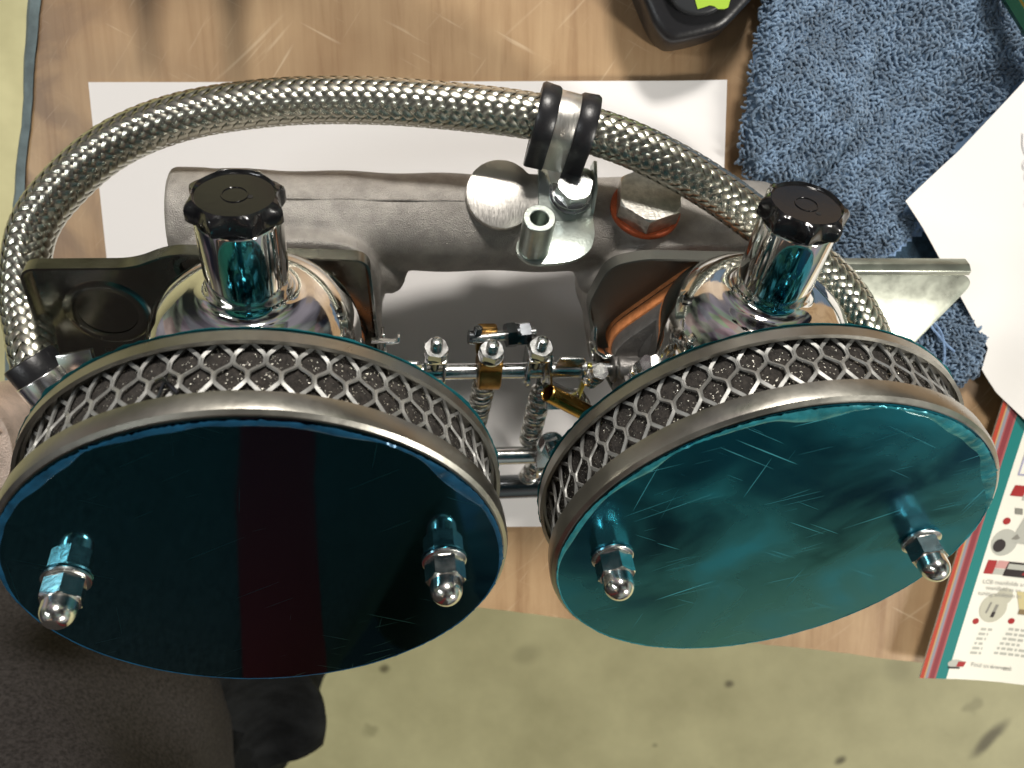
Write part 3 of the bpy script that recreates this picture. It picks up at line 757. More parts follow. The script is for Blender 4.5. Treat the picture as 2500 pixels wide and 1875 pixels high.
# bright wing bent forward on the right-hand side
wl0 = V(.165, .029, -.1125); wy = V(0, .9206, -.3903)
def wq(x, y): return (x - .165, (y - .029) / .9206)
mb = MB(); mb.prism(rpoly([wq(.118, .0270), wq(.2015, .0272), wq(.2050, .0230), wq(.1780, -.0100), wq(.1200, -.0250)], [.002, .004, .004, .003, .003], 4), wl0, (1, 0, 0), wy, -.0005, .0005)
wing = mb.build('shield_wing', 'shield', shr, bevel=.0003)
mb = MB(); lip = [wl0 + wy * ((.0272 - .029) / .9206) + V(0, .0002, .0005), wl0 + wy * ((.0272 - .029) / .9206) + V(0, .0022, .0004), wl0 + wy * ((.0272 - .029) / .9206) + V(0, .0042, -.0012), wl0 + wy * ((.0272 - .029) / .9206) + V(0, .0050, -.0040)]
mb.strip([p + V(-.004, 0, 0) for p in lip], (1, 0, 0), [.082, .082, .080, .078], .0010); mb.build('rolled_lip', 'shield', shr, bevel=.0002)
# bent tabs on the shields' inner edges
mb = MB(); mb.strip([(-.0455, .008, -.100), (-.0450, .0045, -.098), (-.0445, -.001, -.0975), (-.0470, -.0035, -.0965), (-.0520, -.0040, -.096)], (0, .2, 1), .006, .0014)
mb.build('bent_tab', 'white_steel', shl, bevel=.0003)
mb = MB(); mb.strip([(.0388, .010, -.101), (.0392, .004, -.099), (.0405, -.0005, -.098), (.0440, -.0025, -.0965), (.0485, -.0015, -.096)], (0, .2, 1), .006, .0014)
mb.strip([(.0400, -.003, -.102), (.0415, -.010, -.099), (.0425, -.020, -.098)], (0, .1, 1), .005, .0012)
mb.build('bent_tab', 'white_steel', shr, bevel=.0003)

# ---- insulators, carburettor bodies, suction chambers
def rhomb(c, a, b):
    return rpoly([(c + a, 0), (c, b), (c - a, 0), (c, -b)], [.014, .022, .014, .022], 8)
AZ = -.0745                                   # suction chamber axis
for sx in (-1, 1):
    c = sx * HX
    mb = MB(); mb.prism(rhomb(c, .0405, .0455) if sx > 0 else rhomb(c, .036, .038), (0, 0, 0), (1, 0, 0), (0, 1, 0), -.1048, -.1042); mb.prism(rhomb(c, .030, .032), (0, 0, 0), (1, 0, 0), (0, 1, 0), -.1150, -.1090)
    ins = mb.build('insulator_block', 'hose_core', asm)
    for z0 in (-.1096, -.1041):
        mb = MB(); mb.prism(rhomb(c, .041, .0462) if sx > 0 else rhomb(c, .0355, .0375), (0, 0, 0), (1, 0, 0), (0, 1, 0), z0, z0 + .0048); mb.build('gasket', 'gasket', ins, bevel=.0004)
    mb = MB()
    mb.prism(rhomb(c, .0402, .0452) if sx > 0 else rhomb(c, .036, .038), (0, 0, 0), (1, 0, 0), (0, 1, 0), -.0992, -.0925)
    mb.lathe([(0, -.093), (.0260, -.093), (.0235, -.085), (.0235, -.040), (.0255, -.036), (.0255, -.0302), (0, -.0302)], (c, 0, 0), (0, 0, 1), 40)
    mb.lathe([(0, -.024), (.0340, -.024), (.0350, -.022), (.0350, -.014), (.0330, -.012), (0, -.012)], (c, 0, AZ), (0, 1, 0), 48)
    mb.lathe([(0, -.036), (.0058, -.036), (.0062, -.034), (.0062, .034), (.0058, .036), (0, .036)], (c, -.0065, -.0915), (1, 0, 0), 24)   # spindle bosses
    mb.box((c - sx * .0290, -.006, -.0800), .012, .016, .018)
    mb.lathe([(0, -.003), (.0042, -.003), (.0046, -.002), (.0036, .002), (.0036, .010), (0, .010)], (c - sx * .0335, .0025, -.0835), (sx, .15, .1), 20)
    mb.lathe([(0, -.05), (.0085, -.05), (.0095, -.03), (0, -.02)], (c, -.012, AZ), (0, 1, 0), 24)
    body = mb.build('carburettor_body', 'cast_dark', asm, bevel=.0006)
    # throttle stop screw with its spring
    s0 = V(c - sx * .0300, .0018, -.0800); sd_ = V(sx * .12, .80, .35).normalized()
    mb = MB(); add_hex(mb, s0 + sd_ * .0085, sd_, .0068, .0038, .3); add_thread(mb, s0, sd_, .0021, .0085); mb.build('throttle_stop_screw', 'zinc', body)
    mb = MB(); add_spring(mb, s0 - sd_ * .003, s0 + sd_ * .0084, .0031, .00062, 6); mb.build('spring', 'wire', body)
    # suction chamber and dashpot, polished
    cd = c + (-.0050 if sx < 0 else .0080)
    pr = [(0, -.0118), (.0360, -.0118), (.0366, -.0105), (.0366, -.0070), (.0353, -.0060)]
    pr += [(.0352, .0040 * k) for k in range(0, 8)]
    for k in range(0, 17):      # shoulder
        t = PI / 2 * k / 16; pr.append((.0182 + .0170 * math.cos(t), .0300 + .0185 * math.sin(t)))
    for k in range(1, 9):       # concave fillet up to the tube
        t = PI / 2 * k / 8; pr.append((.0180 - .0049 * math.sin(t), .0486 + .0045 * (1 - math.cos(t))))
    pr += [(.0131, .0540), (.0130, .0795), (.0127, .0801), (.0118, .0803), (.0112, .0797), (.0112, .0725), (0, .0725)]
    mb = MB(); mb.lathe(pr, (cd, 0, AZ), (0, 1, 0), 72)
    sc = mb.build('suction_chamber', 'chrome', asm, angle=30)
    # black knurled damper cap
    rot = .4 if sx < 0 else 1.0
    def lobes(t, r, h, rot=rot):
        if r < .0118: return 1
        q = abs(math.sin((t + rot) * 4)); k = (r - .0118) / .0029
        return 1 - .17 * (q ** 1.2) * min(1, k)
    prc = [(0, .0800), (.0110, .0800), (.0110, .0872), (.0118, .0880), (.0146, .0884), (.0151, .0892), (.0151, .0925), (.0147, .0938), (.0136, .0948), (.0121, .0953), (.0119, .0952),
           (.0114, .0944), (.0040, .0944), (.0039, .0947), (.0036, .0947), (.0035, .0944), (0, .0944)]
    prc = [(r_, h_ - .0075) for r_, h_ in prc]
    mb = MB(); mb.lathe(prc, (cd, 0, AZ), (0, 1, 0), 128, None, 0, lobes)
    cap = mb.build('damper_cap', 'black_pl', sc, angle=32)
    mb = MB(); hx, hz = (.0045, .0010) if sx < 0 else (.0022, .0050)
    mb.lathe([(0, .0870), (.00085, .0870), (.00085, .08696), (0, .08696)], (cd + hx, 0, AZ + hz), (0, 1, 0), 12); mb.build('vent_hole', 'hose_core', cap)

# ---- left float chamber
mb = MB(); FC = V(-.2085, -.0375, -.0840); fa = V(-.186, .62, .76).normalized()
mb.lathe([(0, -.045), (.020, -.045), (.0215, -.040), (.0215, -.004), (.0238, -.003), (.0238, .000), (.0232, .0012), (.0218, .0012), (.0212, 0.0), (.0212, -.0004), (.013, -.0004), (.0115, .003), (.0060, .006), (.0060, .010), (0, .010)], FC, fa, 48)
fch = mb.build('float_chamber', 'cast_lid', asm)
fx_, fy_, fz_ = basis(fa, (0, 1, 0))
def text_mesh(txt, size, mt, parent, mat_l, ext=0.0, bold=0.0):
    cu = bpy.data.curves.new('txt', 'FONT'); cu.body = txt; cu.size = size; cu.extrude = ext; cu.offset = bold; cu.resolution_u = 3
    tmp = bpy.data.objects.new('txt', cu); COL.objects.link(tmp)
    bpy.context.view_layer.update()
    me = bpy.data.meshes.new_from_object(tmp.evaluated_get(bpy.context.evaluated_depsgraph_get()))
    bpy.data.objects.remove(tmp); bpy.data.curves.remove(cu)
    me.materials.clear(); me.materials.append(M[mt])
    o = bpy.data.objects.new('lettering', me); COL.objects.link(o); o.parent = parent; o.matrix_local = mat_l
    return o
for k, ch in enumerate('OLIE'):
    th = -.35 - .22 * k                      # along the lid's rim, clockwise
    rad = fx_ * math.cos(th) + fy_ * math.sin(th); tg = fz_.cross(rad)
    p = FC + rad * .0172 + fz_ * .0002
    xa, ya = -tg, rad
    mtx = Matrix(((xa.x, ya.x, fz_.x, p.x), (xa.y, ya.y, fz_.y, p.y), (xa.z, ya.z, fz_.z, p.z), (0, 0, 0, 1)))
    if xa.cross(ya).dot(fz_) < 0: mtx = Matrix(((tg.x, ya.x, fz_.x, p.x), (tg.y, ya.y, fz_.y, p.y), (tg.z, ya.z, fz_.z, p.z), (0, 0, 0, 1)))
    text_mesh(ch, .0036, 'cast_lid', fch, mtx, ext=.0004)
text_mesh('6', .0042, 'nickel', CLIP_TXT[1], CLIP_TXT[0], ext=.00025)
mb = MB(); mb.lathe([(.0035, 0), (.0062, 0), (.0066, .0006), (.0066, .0016), (.0035, .0016)], FC + fa * .0102, fa, 32); mb.build('banjo_washer', 'white_steel', fch)

# ---- air filters
FR = .0752
for sx in (-1, 1):
    c = sx * HX
    mb = MB()
    # front cover: shallow lid with a rolled edge
    mb.lathe([(0, -.0016), (.0700, -.0016), (.0738, -.0018), (.0745, -.0068), (.0756, -.0070), (.0757, -.0030), (.0752, -.0012), (.0741, -.0003), (.0728, -.0001), (0, -.0001)], (c, 0, 0), (0, 0, 1), 160)
    af = mb.build('air_filter', 'rim', asm, angle=28)
    tag(af, ('left' if sx < 0 else 'right') + ' round air filter, ' + ('its blue film clean and mirror dark' if sx < 0 else 'its blue film scuffed and cloudy'))
    # back plate
    mb = MB(); mb.lathe([(.022, -.0300), (.0735, -.0300), (.0752, -.0296), (.0757, -.0287), (.0757, -.0250), (.0745, -.0248), (.0740, -.0280), (.022, -.0284)], (c, 0, 0), (0, 0, 1), 160)
    bpl = mb.build('back_plate', 'rim', af, angle=28)
    mb = MB(); N_ = 240; vs = []; fs = []
    for k in range(N_):
        t = 2 * PI * k / N_; j = noise.noise((math.cos(t) * 9, math.sin(t) * 9, 5 * sx)); j2 = noise.noise((math.cos(t) * 40, math.sin(t) * 40, 2 * sx))
        for rr, zz in ((.026, -.0303), (.0745, -.0303 - .0002 * j), (.0759 + .0007 * max(0, j) + .0005 * j2, -.0298 - .0004 * j)):
            vs.append((c + rr * math.cos(t), rr * math.sin(t), zz))
    for k in range(N_):
        k2 = (k + 1) % N_
        for q in range(2): fs.append((k * 3 + q, k2 * 3 + q, k2 * 3 + q + 1, k * 3 + q + 1))
    mb.add(vs, fs); mb.m = [k % 2 for k in range(len(fs))]; mb.build('film_on_back', ['film_clean', 'film_edge_pale'], af, angle=60)
    # protective film on the cover with a torn edge
    mb = MB(); vs = [(c, 0, .00025)]; fs = []; ring = ((.02, .00025), (.05, .00025), (.0680, .00025), (.0736, .00026))
    for k in range(N_):
        t = 2 * PI * k / N_; top = max(0, math.sin(t))
        j = noise.noise((math.cos(t) * 8, math.sin(t) * 8, 11 * sx))
        for rr, zz in ring:
            vs.append((c + rr * math.cos(t), rr * math.sin(t), zz + (.00006 * j if rr > .06 else 0)))
    for k in range(N_):
        k2 = (k + 1) % N_; fs.append((0, 1 + k * 4, 1 + k2 * 4))
        for q in range(3): fs.append((1 + k * 4 + q, 1 + k * 4 + q + 1, 1 + k2 * 4 + q + 1, 1 + k2 * 4 + q))
    mb.add(vs, fs)
    fm = mb.build('protective_film', 'film_clean' if sx < 0 else 'film_scuffed', af, angle=60)
    mb = MB(); vs = []; fs = []; NN = 480
    for k in range(NN):
        t = 2 * PI * k / NN; cs, sn = math.cos(t), math.sin(t)
        j = noise.noise((cs * 7, sn * 7, 3 * sx)); j2 = noise.noise((cs * 30, sn * 30, 7 * sx)); j3 = noise.noise((cs * 95, sn * 95, 9 * sx))
        base_r = .0738 - .0010 * max(0, sn)
        ro = base_r + .0003 * j + .00025 * j2 + .00015 * j3 + .0016 * max(0, j3 - .5) * 2
        j0 = noise.noise((cs * 3.1 + 4, sn * 3.1, 2 * sx)); ri = .0732 - (.0046 * max(0, sn + .1) ** .8) * max(.10, .62 + 1.2 * j0 + .22 * j)
        up_ = max(0, sn)
        for rr, zz in ((ri, .00027), ((ri + ro) / 2, .00040 + (.0003 + .0007 * abs(j2)) * up_), (ro, .00032 + .0008 * abs(j3) * up_ - (.0004 if ro > .0745 else 0))):
            vs.append((c + rr * cs, rr * sn, zz))
    for k in range(NN):
        k2 = (k + 1) % NN
        for q in range(2): fs.append((k * 3 + q, k * 3 + q + 1, k2 * 3 + q + 1, k2 * 3 + q))
    mb.add(vs, fs); mb.build('torn_film_edge', 'film_edge' if sx < 0 else 'film_edge_pale', af, angle=70)
    # foam element
    mb = MB(); mb.lathe([(.0708 + .0003 * math.sin(k * 2.1), -.0285 + .0262 * k / 8) for k in range(9)], (c, 0, 0), (0, 0, 1), 160); mb.build('foam_element', 'foam', af)
    # expanded aluminium mesh
    mb = MB(); ND = 54; dz = .0142; skew = .020 if sx > 0 else -.006
    for k in range(ND):
        for par in (0, 1):
            pts = []
            sg = 1 if par == 0 else -1
            pitch = 2 * PI / ND; t0 = pitch * k + par * pitch / 2
            for n_ in range(26):
                zc = -.0290 + .0262 * n_ / 25
                w_ = math.sin(2 * PI * (zc + .0040) / dz) * sg
                s2 = max(-1, min(1, 1.22 * w_))
                th = t0 + s2 * pitch * .234 + skew * (zc + .016) / .0013 * .06
                pts.append((th, zc, .0722 + .0005 * s2 * sg))
            P = [V(c + r_ * math.cos(th), r_ * math.sin(th), zc) for th, zc, r_ in pts]
            vs = []; fs = []
            for i, p in enumerate(P):
                a = P[max(i - 1, 0)]; b2 = P[min(i + 1, len(P) - 1)]; t = (b2 - a).normalized()
                out = V(p.x - c, p.y, 0).normalized(); sd2 = t.cross(out).normalized()
                out2 = (out + sd2 * .35 * sg).normalized(); sd3 = t.cross(out2).normalized()
                for (u_, v_) in ((-.00052, -.00030), (.00052, -.00030), (.00052, .00030), (-.00052, .00030)):
                    vs.append(p + sd3 * u_ + out2 * v_)
            for i in range(len(P) - 1):
                for k4 in range(4): fs.append((i * 4 + k4, i * 4 + (k4 + 1) % 4, i * 4 + 4 + (k4 + 1) % 4, i * 4 + 4 + k4))
            mb.add(vs, fs)
    mb.build('expanded_mesh', 'mesh', af, angle=30)
    if sx < 0:
        mb = MB(); tq = PI / 2 + .235
        def cyl(dt, zc, r_=.0736): return V(c + r_ * math.cos(tq + dt), r_ * math.sin(tq + dt), zc)
        mb.tube([cyl(.05, -.0150), cyl(.02, -.0150, .0742), cyl(-.01, -.0120, .0742), cyl(-.04, -.0095)], .0006, 6); mb.tube([cyl(.0, -.0165), cyl(.015, -.0130, .0742), cyl(.03, -.0085)], .0005, 6)
        mb.build('snapped_strand', 'dark_steel', af)
    # domed nuts on washers
    for q, nx in enumerate((-.0560, .0550)):
        ny = .0035 - (.003 if sx > 0 else 0)
        mb = MB(); mb.lathe([(.0031, .0004), (.0069, .0004), (.0071, .0007), (.0070, .0014), (.0067, .0016), (.0031, .0016)], (c + nx, ny, 0), (.02 * q, .03, 1), 36); mb.build('shakeproof_washer', 'zinc', af)
        mb = MB(); rt = (.35, .05, .42, .25)[q + (2 if sx > 0 else 0)]
        add_hex(mb, (c + nx, ny, .0017), (0, 0, 1), .0110, .0066, rt, up=(1, 0, 0))
        dm = [(.0051, 0), (.0050, .0028)] + [(.0050 * math.cos(PI / 2 * k / 9), .0036 + .0050 * math.sin(PI / 2 * k / 9)) for k in range(10)]
        dm[-1] = (0, .0086)
        mb.lathe(dm, (c + nx, ny, .0076), (0, 0, 1), 36)
        mb.build('domed_nut', 'nut_steel', af, angle=30)

# ---- throttle linkage between the carburettors
RZ = -.092
mb = MB(); mb.lathe([(0, -.052), (.0032, -.052), (.0033, .060), (0, .060)], (0, -.0073, RZ), (1, 0, 0), 28)
rod = mb.build('throttle_rod', 'zinc', asm)
def fork_clamp(x, par, ang=0.0):
    """folded clamp over the rod with a nut and stud on top"""
    c_ = V(x, -.0073, RZ); upv = V(0, math.cos(ang), math.sin(ang))
    m = MB()
    for sd in (-1, 1):
        m.prism(rpoly([(-.0042, -.0052), (.0042, -.0052), (.0042, .0130), (-.0042, .0130)], [.004, .004, .001, .001], 5), c_ + V(sd * .0037, 0, 0), V(0, 0, 1), upv, -.0006, .0006)
    m.prism(rpoly([(-.0044, -.0042), (.0044, -.0042), (.0044, .0042), (-.0044, .0042)], .001, 2), c_ + upv * .0132, V(1, 0, 0), upv.cross(V(1, 0, 0)), -.0006, .0006)
    o = m.build('clamp_fork', 'zinc', par, bevel=.0002)
    m = MB(); m.lathe([(.002, 0), (.0046, 0), (.0046, .0009), (.002, .0009)], c_ + upv * .0139, upv, 30); add_hex(m, c_ + upv * .0149, upv, .0084, .0038, random.random()); add_thread(m, c_ + upv * .0184, upv, .0023, .0050)
    m.build('clamp_nut', 'zinc', par)
    m = MB(); m.lathe([(0, 0), (.0017, 0), (.0017, .012), (0, .012)], c_ + upv * .0015, upv, 14); m.build('clamp_stud', 'dark_steel', par)
fork_clamp(-.0255, rod, .25); fork_clamp(.0150, rod, .25)
# bronze lever collar in the middle
mb = MB(); mb.lathe([(.0032, -.0046), (.0070, -.0046), (.0076, -.0040), (.0076, .0040), (.0070, .0046), (.0032, .0046)], (-.0037, -.0073, RZ), (1, 0, 0), 40)
uc = V(0, .97, .25).normalized()
mb.prism(rpoly([(-.0046, 0), (.0046, 0), (.0046, .0118), (-.0046, .0118)], .0008, 2), (-.0037, -.0073, RZ), (1, 0, 0), uc, -.0042, .0042)
mb.build('lever_collar', 'bronze', rod, bevel=.0004)
cc0 = V(-.0040, -.0073, RZ) + uc * .0119
mb = MB(); mb.lathe([(.002, 0), (.0050, 0), (.0050, .0009), (.002, .0009)], cc0, uc, 30); add_hex(mb, cc0 + uc * .001, uc, .0084, .0040, .2); add_thread(mb, cc0 + uc * .0048, uc, .0024, .0042); mb.build('collar_nut', 'zinc', rod)
sdv = V(1, .02, -.12).normalized(); s0 = V(.0018, .0105, -.0940)
mb = MB(); add_hex(mb, s0, sdv, .0088, .0040, .1); mb.lathe([(0, .0040), (.0044, .0040), (.0044, .0050), (0, .0050)], s0, sdv, 26); add_hex(mb, s0 + sdv * .0052, sdv, .0082, .0044, .4)
mb.build('lock_nuts', 'dark_steel', rod)
mb = MB(); mb.lathe([(0, -.0135), (.0019, -.0135), (.0019, .012), (0, .012)], s0, sdv, 18); mb.build('pinch_bolt', 'zinc', rod)
mb = MB(); mb.prism(rpoly([(-.0040, -.0035), (.0040, -.0035), (.0040, .0100), (-.0040, .0100)], .0015, 3), (-.0052, .0035, -.0955), (1, 0, 0), (0, 1, -.1), -.0016, .0016); mb.build('collar_lug', 'bronze', rod, bevel=.0004)
mb = MB(); add_thread(mb, V(-.0095, .0112, -.0935), V(.05, 1, .1), .0018, .0045); mb.lathe([(0, 0), (.0028, 0), (.0028, .003), (0, .003)], V(-.0098, .0100, -.0935), V(-1, .1, 0), 16); mb.build('adjuster_screw', 'dark_steel', rod)
# folded lever on the right-hand end
mb = MB()
mb.strip([(.0200, .004, RZ + .001), (.0205, -.003, RZ + .0035), (.0213, -.009, RZ + .004), (.0235, -.0125, RZ + .004), (.0290, -.0155, RZ + .005), (.0330, -.0165, RZ + .005)], (0, .25, 1), .0055, .0012)
mb.prism(rpoly([(-.0065, -.0060), (.0065, -.0060), (.0065, .0066), (-.0045, .0070)], .0015, 3), (.0285, -.0050, RZ + .0010), (1, 0, 0), (0, 1, .15), -.0006, .0006)
mb.prism(rpoly([(-.0055, -.0095), (.0055, -.0095), (.0055, 0), (-.0055, 0)], .001, 3), (.0265, -.0155, RZ + .003), (1, 0, 0), (0, 1, -.35), -.0006, .0006)
mb.build('folded_lever', 'zinc', rod, bevel=.0002)
mb = MB(); mb.lathe([(.0033, 0), (.0056, 0), (.0056, .0012), (.0033, .0012)], (.0115, -.0088, RZ), (1, 0, 0), 30); mb.lathe([(.0033, 0), (.0050, 0), (.0050, .002), (.0033, .002)], (.0340, -.0073, RZ), (1, 0, 0), 30)
mb.build('retaining_ring', 'zinc', rod)
mb = MB(); mb.prism(rpoly([(-.0012, -.016), (.0012, -.016), (.0012, .004), (-.0012, .004)], .0006, 2), (.0368, -.006, RZ + .002), (0, 0, 1), (.1, 1, 0), -.0008, .0008); mb.build('stop_plate', 'yellow_zinc', rod, bevel=.0002)
mb = MB(); mb.prism(rpoly([(-.010, -.0032), (.0045, -.0032), (.0045, .0032), (-.010, .0032)], [.0005, .0022, .0022, .0005], 4), (-.0352, -.0010, -.0890), (1, 0, 0), (0, 1, .25), -.0007, .0007)
mb.strip([(-.050, .0085, -.094), (-.0415, .0080, -.094), (-.0395, .0085, -.094), (-.0395, .0110, -.094)], (0, 0, 1), .0025, .0010)
mb.build('link_plate', 'white_steel', rod, bevel=.0002)
# brass tube beside the right filter
btd = V(.74, -.56, -.04).normalized(); bt0 = V(.0185, -.0065, -.0790)
mb = MB(); mb.lathe([(.0030, .018), (.0030, .0004), (.0033, 0), (.0037, .0004), (.0037, .0300), (.0030, .0300)], bt0, btd, 32); mb.build('brass_tube', 'brass', asm)
# return springs
mb = MB(); add_spring(mb, V(-.0045, -.0135, -.0925), V(-.0065, -.055, -.0960), .0042, .00075, 15); mb.build('return_spring', 'wire', asm)
mb = MB(); add_spring(mb, V(.0200, -.0165, -.0930), V(.0205, -.062, -.0990), .0042, .00078, 17, taper=.22); mb.tube(spline([(.0200, -.0110, -.0925), (.0192, -.0135, -.0925), (.0200, -.0168, -.0930)], 5), .0006, 6); mb.build('return_spring', 'wire', asm)
mb = MB(); add_spring(mb, V(.0255, -.0700, -.0940), V(.0235, -.098, -.1040), .0038, .00075, 11); mb.tube(spline([(.0235, -.098, -.104), (.0238, -.102, -.105), (.0236, -.112, -.108)], 5), .0006, 6); mb.build('return_spring', 'wire', asm)
s0 = V(.0372, -.0270, -.0930); sd_ = V(-.35, .75, .35).normalized()
mb = MB(); add_spring(mb, s0 - sd_ * .008, s0 + sd_ * .006, .0032, .0006, 7); add_thread(mb, s0 - sd_ * .008, sd_, .0020, .017); mb.build('adjuster_spring', 'wire', asm)
mb = MB(); mb.tube(spline([(-.0045, -.0135, -.0925), (-.0075, -.0120, -.0905), (-.0085, -.0070, -.0900), (-.0078, -.0020, -.0905)], 6), .00075, 8); mb.build('spring_hook', 'wire', asm)
mb = MB(); mb.prism(rpoly([(-.0030, -.024), (.0030, -.024), (.0034, .006), (-.0034, .006)], [.003, .003, .0032, .0032], 5), (.0205, -.0085, -.0955), (1, 0, 0), (0, 1, -.12), -.0006, .0006); mb.build('drop_arm', 'zinc', rod, bevel=.0002)
xs0 = V(.0385, -.0070, -.0870); xsd = V(.10, .85, .45).normalized()
mb = MB(); add_hex(mb, xs0 + xsd * .006, xsd, .0062, .0034, .2); add_thread(mb, xs0 - xsd * .004, xsd, .0021, .010); mb.build('idle_screw', 'zinc', asm)
mb = MB(); add_spring(mb, xs0 - xsd * .004, xs0 + xsd * .0058, .0031, .0007, 5); mb.build('idle_spring', 'wire', asm)
# lower rod
mb = MB(); mb.lathe([(0, -.050), (.0040, -.050), (.0040, .058), (0, .058)], (0, -.0640, -.0930), (1, 0, 0), 28)
rod2 = mb.build('choke_rod', 'zinc', asm)
mb = MB()
mb.strip([(.0232, -.050, -.094), (.0228, -.058, -.091), (.0228, -.066, -.090), (.0240, -.074, -.091)], (0, .25, 1), .010, .0012)
mb.prism(rpoly([(-.0058, -.0085), (.0058, -.0085), (.0058, .0058), (-.0058, .0058)], [.001, .001, .004, .004], 4), (.0268, -.0530, -.0870), (1, 0, 0), V(0, .9, -.45), -.0006, .0006)
mb.build('choke_lever', 'zinc', rod2, bevel=.0002)
n0 = V(.0268, -.0490, -.0870); nd = V(.06, .35, .93).normalized()
mb = MB(); mb.lathe([(.002, 0), (.0062, 0), (.0062, .0010), (.002, .0010)], n0, nd, 32); add_hex(mb, n0 + nd * .0011, nd, .0092, .0038, .2); mb.lathe([(0, .0048), (.0030, .0048), (.0030, .0080), (.0026, .0084), (.0016, .0084), (.0016, .0074), (0, .0074)], n0, nd, 28); mb.build('lever_nut', 'zinc', rod2)
# cross pipe near the paper's front edge
mb = MB(); mb.lathe([(0, -.060), (.0058, -.060), (.0058, .060), (0, .060)], (.010, -.0990, -.1010), (1, 0, 0), 32); mb.build('overflow_pipe', 'dark_steel', asm)

# ================================================================== THINGS AROUND
# ---- blue towel
PP = [(0.2743, 0.1061), (0.2455, 0.0717), (0.2246, 0.0508), (0.233, 0.0392), (0.2466, 0.0184), (0.2702, -0.0166), (0.2690, -0.0268), (0.2771, -0.038), (0.300, -0.060), (.37, -.06), (.39, .02), (.36, .106)]
TP = [(0.160, 0.300), (0.160, 0.138), (0.1563, 0.121), (0.152, 0.0932), (0.1511, 0.0683), (0.157, 0.0601), (0.168, 0.0560), (0.190, 0.030), (0.2010, 0.0150), (0.215, -.010), (0.2314, -0.0300), (0.2600, -0.0390), (0.2690, -.030), (0.2713, -0.0169), (.315, .01), (.335, .1), (0.345, 0.300)]
def inside(P, x, y):
    r = False; n = len(P)
    for i in range(n):
        x1, y1 = P[i]; x2, y2 = P[i - 1]
        if (y1 > y) != (y2 > y) and x < (x2 - x1) * (y - y1) / (y2 - y1) + x1: r = not r
    return r
def edge_d(P, x, y):
    best = 1e9; n = len(P)
    for i in range(n):
        x1, y1 = P[i - 1]; x2, y2 = P[i]; dx, dy = x2 - x1, y2 - y1
        t = max(0, min(1, ((x - x1) * dx + (y - y1) * dy) / (dx * dx + dy * dy + 1e-12)))
        best = min(best, math.hypot(x - x1 - t * dx, y - y1 - t * dy))
    return best
FOLD = [(0.140, 0.40), (0.140, 0.05), (0.172, 0.0560), (0.1841, 0.0586), (0.197, 0.0709), (0.2068, 0.0866), (0.2085, 0.1022), (0.2130, 0.1191), (0.225, .15), (0.24, .40)]
def sstep(a, b, x):
    t = max(0, min(1, (x - a) / (b - a))); return t * t * (3 - 2 * t)
def towel_z(x, y):
    d = edge_d(TP, x, y); z = .0022 + .0055 * sstep(0, .006, d)
    fd = edge_d(FOLD, x, y) * (1 if inside(FOLD, x, y) else -1)
    z += .0105 * sstep(-.001, .006, fd) * (1 - .5 * sstep(.10, .13, y))
    z += .005 * math.exp(-((x - .262) / .03) ** 2) * sstep(.06, .12, y) + .0040 * noise.noise((x * 24, y * 24, 4)) + .0022 * math.sin((x * .8 + y * .6) * 70)
    return max(.0015, z)
def band(x, y):
    """dark woven border strip, across the lower corner"""
    h = (x - .2021) * .628 - (y - .0162) * .778      # distance from the hem line towards the corner
    return h
towel = empty('blue_towel', (.22, .08, 0)); tag(towel, 'folded blue terry towel with dark woven border, lying right of the assembly', 'towel')
mb = MB(); st = .0022; gx = int(.20 / st); gy = int(.345 / st); idx = {}
vs = []; fs = []; mi = []
for j in range(gy):
    for i in range(gx):
        x = .149 + i * st; y = -.042 + j * st
        if inside(TP, x, y): idx[(i, j)] = len(vs); vs.append((x, y, towel_z(x, y)))
for (i, j), a in idx.items():
    q = [idx.get(k) for k in ((i, j), (i + 1, j), (i + 1, j + 1), (i, j + 1))]
    if None not in q:
        fs.append(tuple(q)); h = band(vs[a][0], vs[a][1]); mi.append(1 if .006 < h < .040 else (2 if 0 < h <= .006 else 0))
mb.v = vs; mb.f = fs; mb.m = mi
child_at(mb.build('woven_ground', ['towel_base', 'towel_dark', 'towel_hem'], None, angle=80), towel)
mb = MB(); rnd = random.Random(3); stp = .00165
for j in range(int(.19 / stp)):
    for i in range(int(.155 / stp)):
        x = .149 + (i + rnd.uniform(-.45, .45)) * stp; y = -.042 + (j + rnd.uniform(-.45, .45)) * stp
        if x > .302 or not inside(TP, x, y) or (inside(PP, x, y) and edge_d(PP, x, y) > .001): continue
        h = band(x, y)
        if .005 < h < .040: continue
        z = towel_z(x, y); a = noise.noise((x * 60, y * 60, 9)) * 7 + rnd.uniform(-1.1, 1.1)
        lean = rnd.uniform(.2, .9); L = rnd.uniform(.0022, .0034) * (.55 if 0 < h <= .006 else 1); ca, sa = math.cos(a), math.sin(a); rr = .00062
        pts = []
        for k in range(5):
            t = PI * k / 4; u = -math.cos(t) * L * .42; v = math.sin(t) * L * .75
            pts.append(V(x + ca * u - sa * v * lean, y + sa * u + ca * v * lean, z - .0003 + v * (1.05 - lean * .5)))
        n = 4; vv = []; ff = []
        nrm = V(-sa, ca, .4).normalized()
        for k, p in enumerate(pts):
            t = (pts[min(k + 1, 4)] - pts[max(k - 1, 0)]).normalized(); b2 = t.cross(nrm).normalized(); c2 = b2.cross(t)
            for q in range(n):
                w2 = PI / 2 * q; vv.append(p + b2 * (rr * math.cos(w2)) + c2 * (rr * math.sin(w2)))
        for k in range(4):
            for q in range(n): ff.append((k * n + q, k * n + (q + 1) % n, k * n + n + (q + 1) % n, k * n + n + q))
        mb.add(vv, ff)
me_ = mb.build('terry_loops', 'towel', None, angle=180); tag(me_, kind='stuff'); child_at(me_, towel)
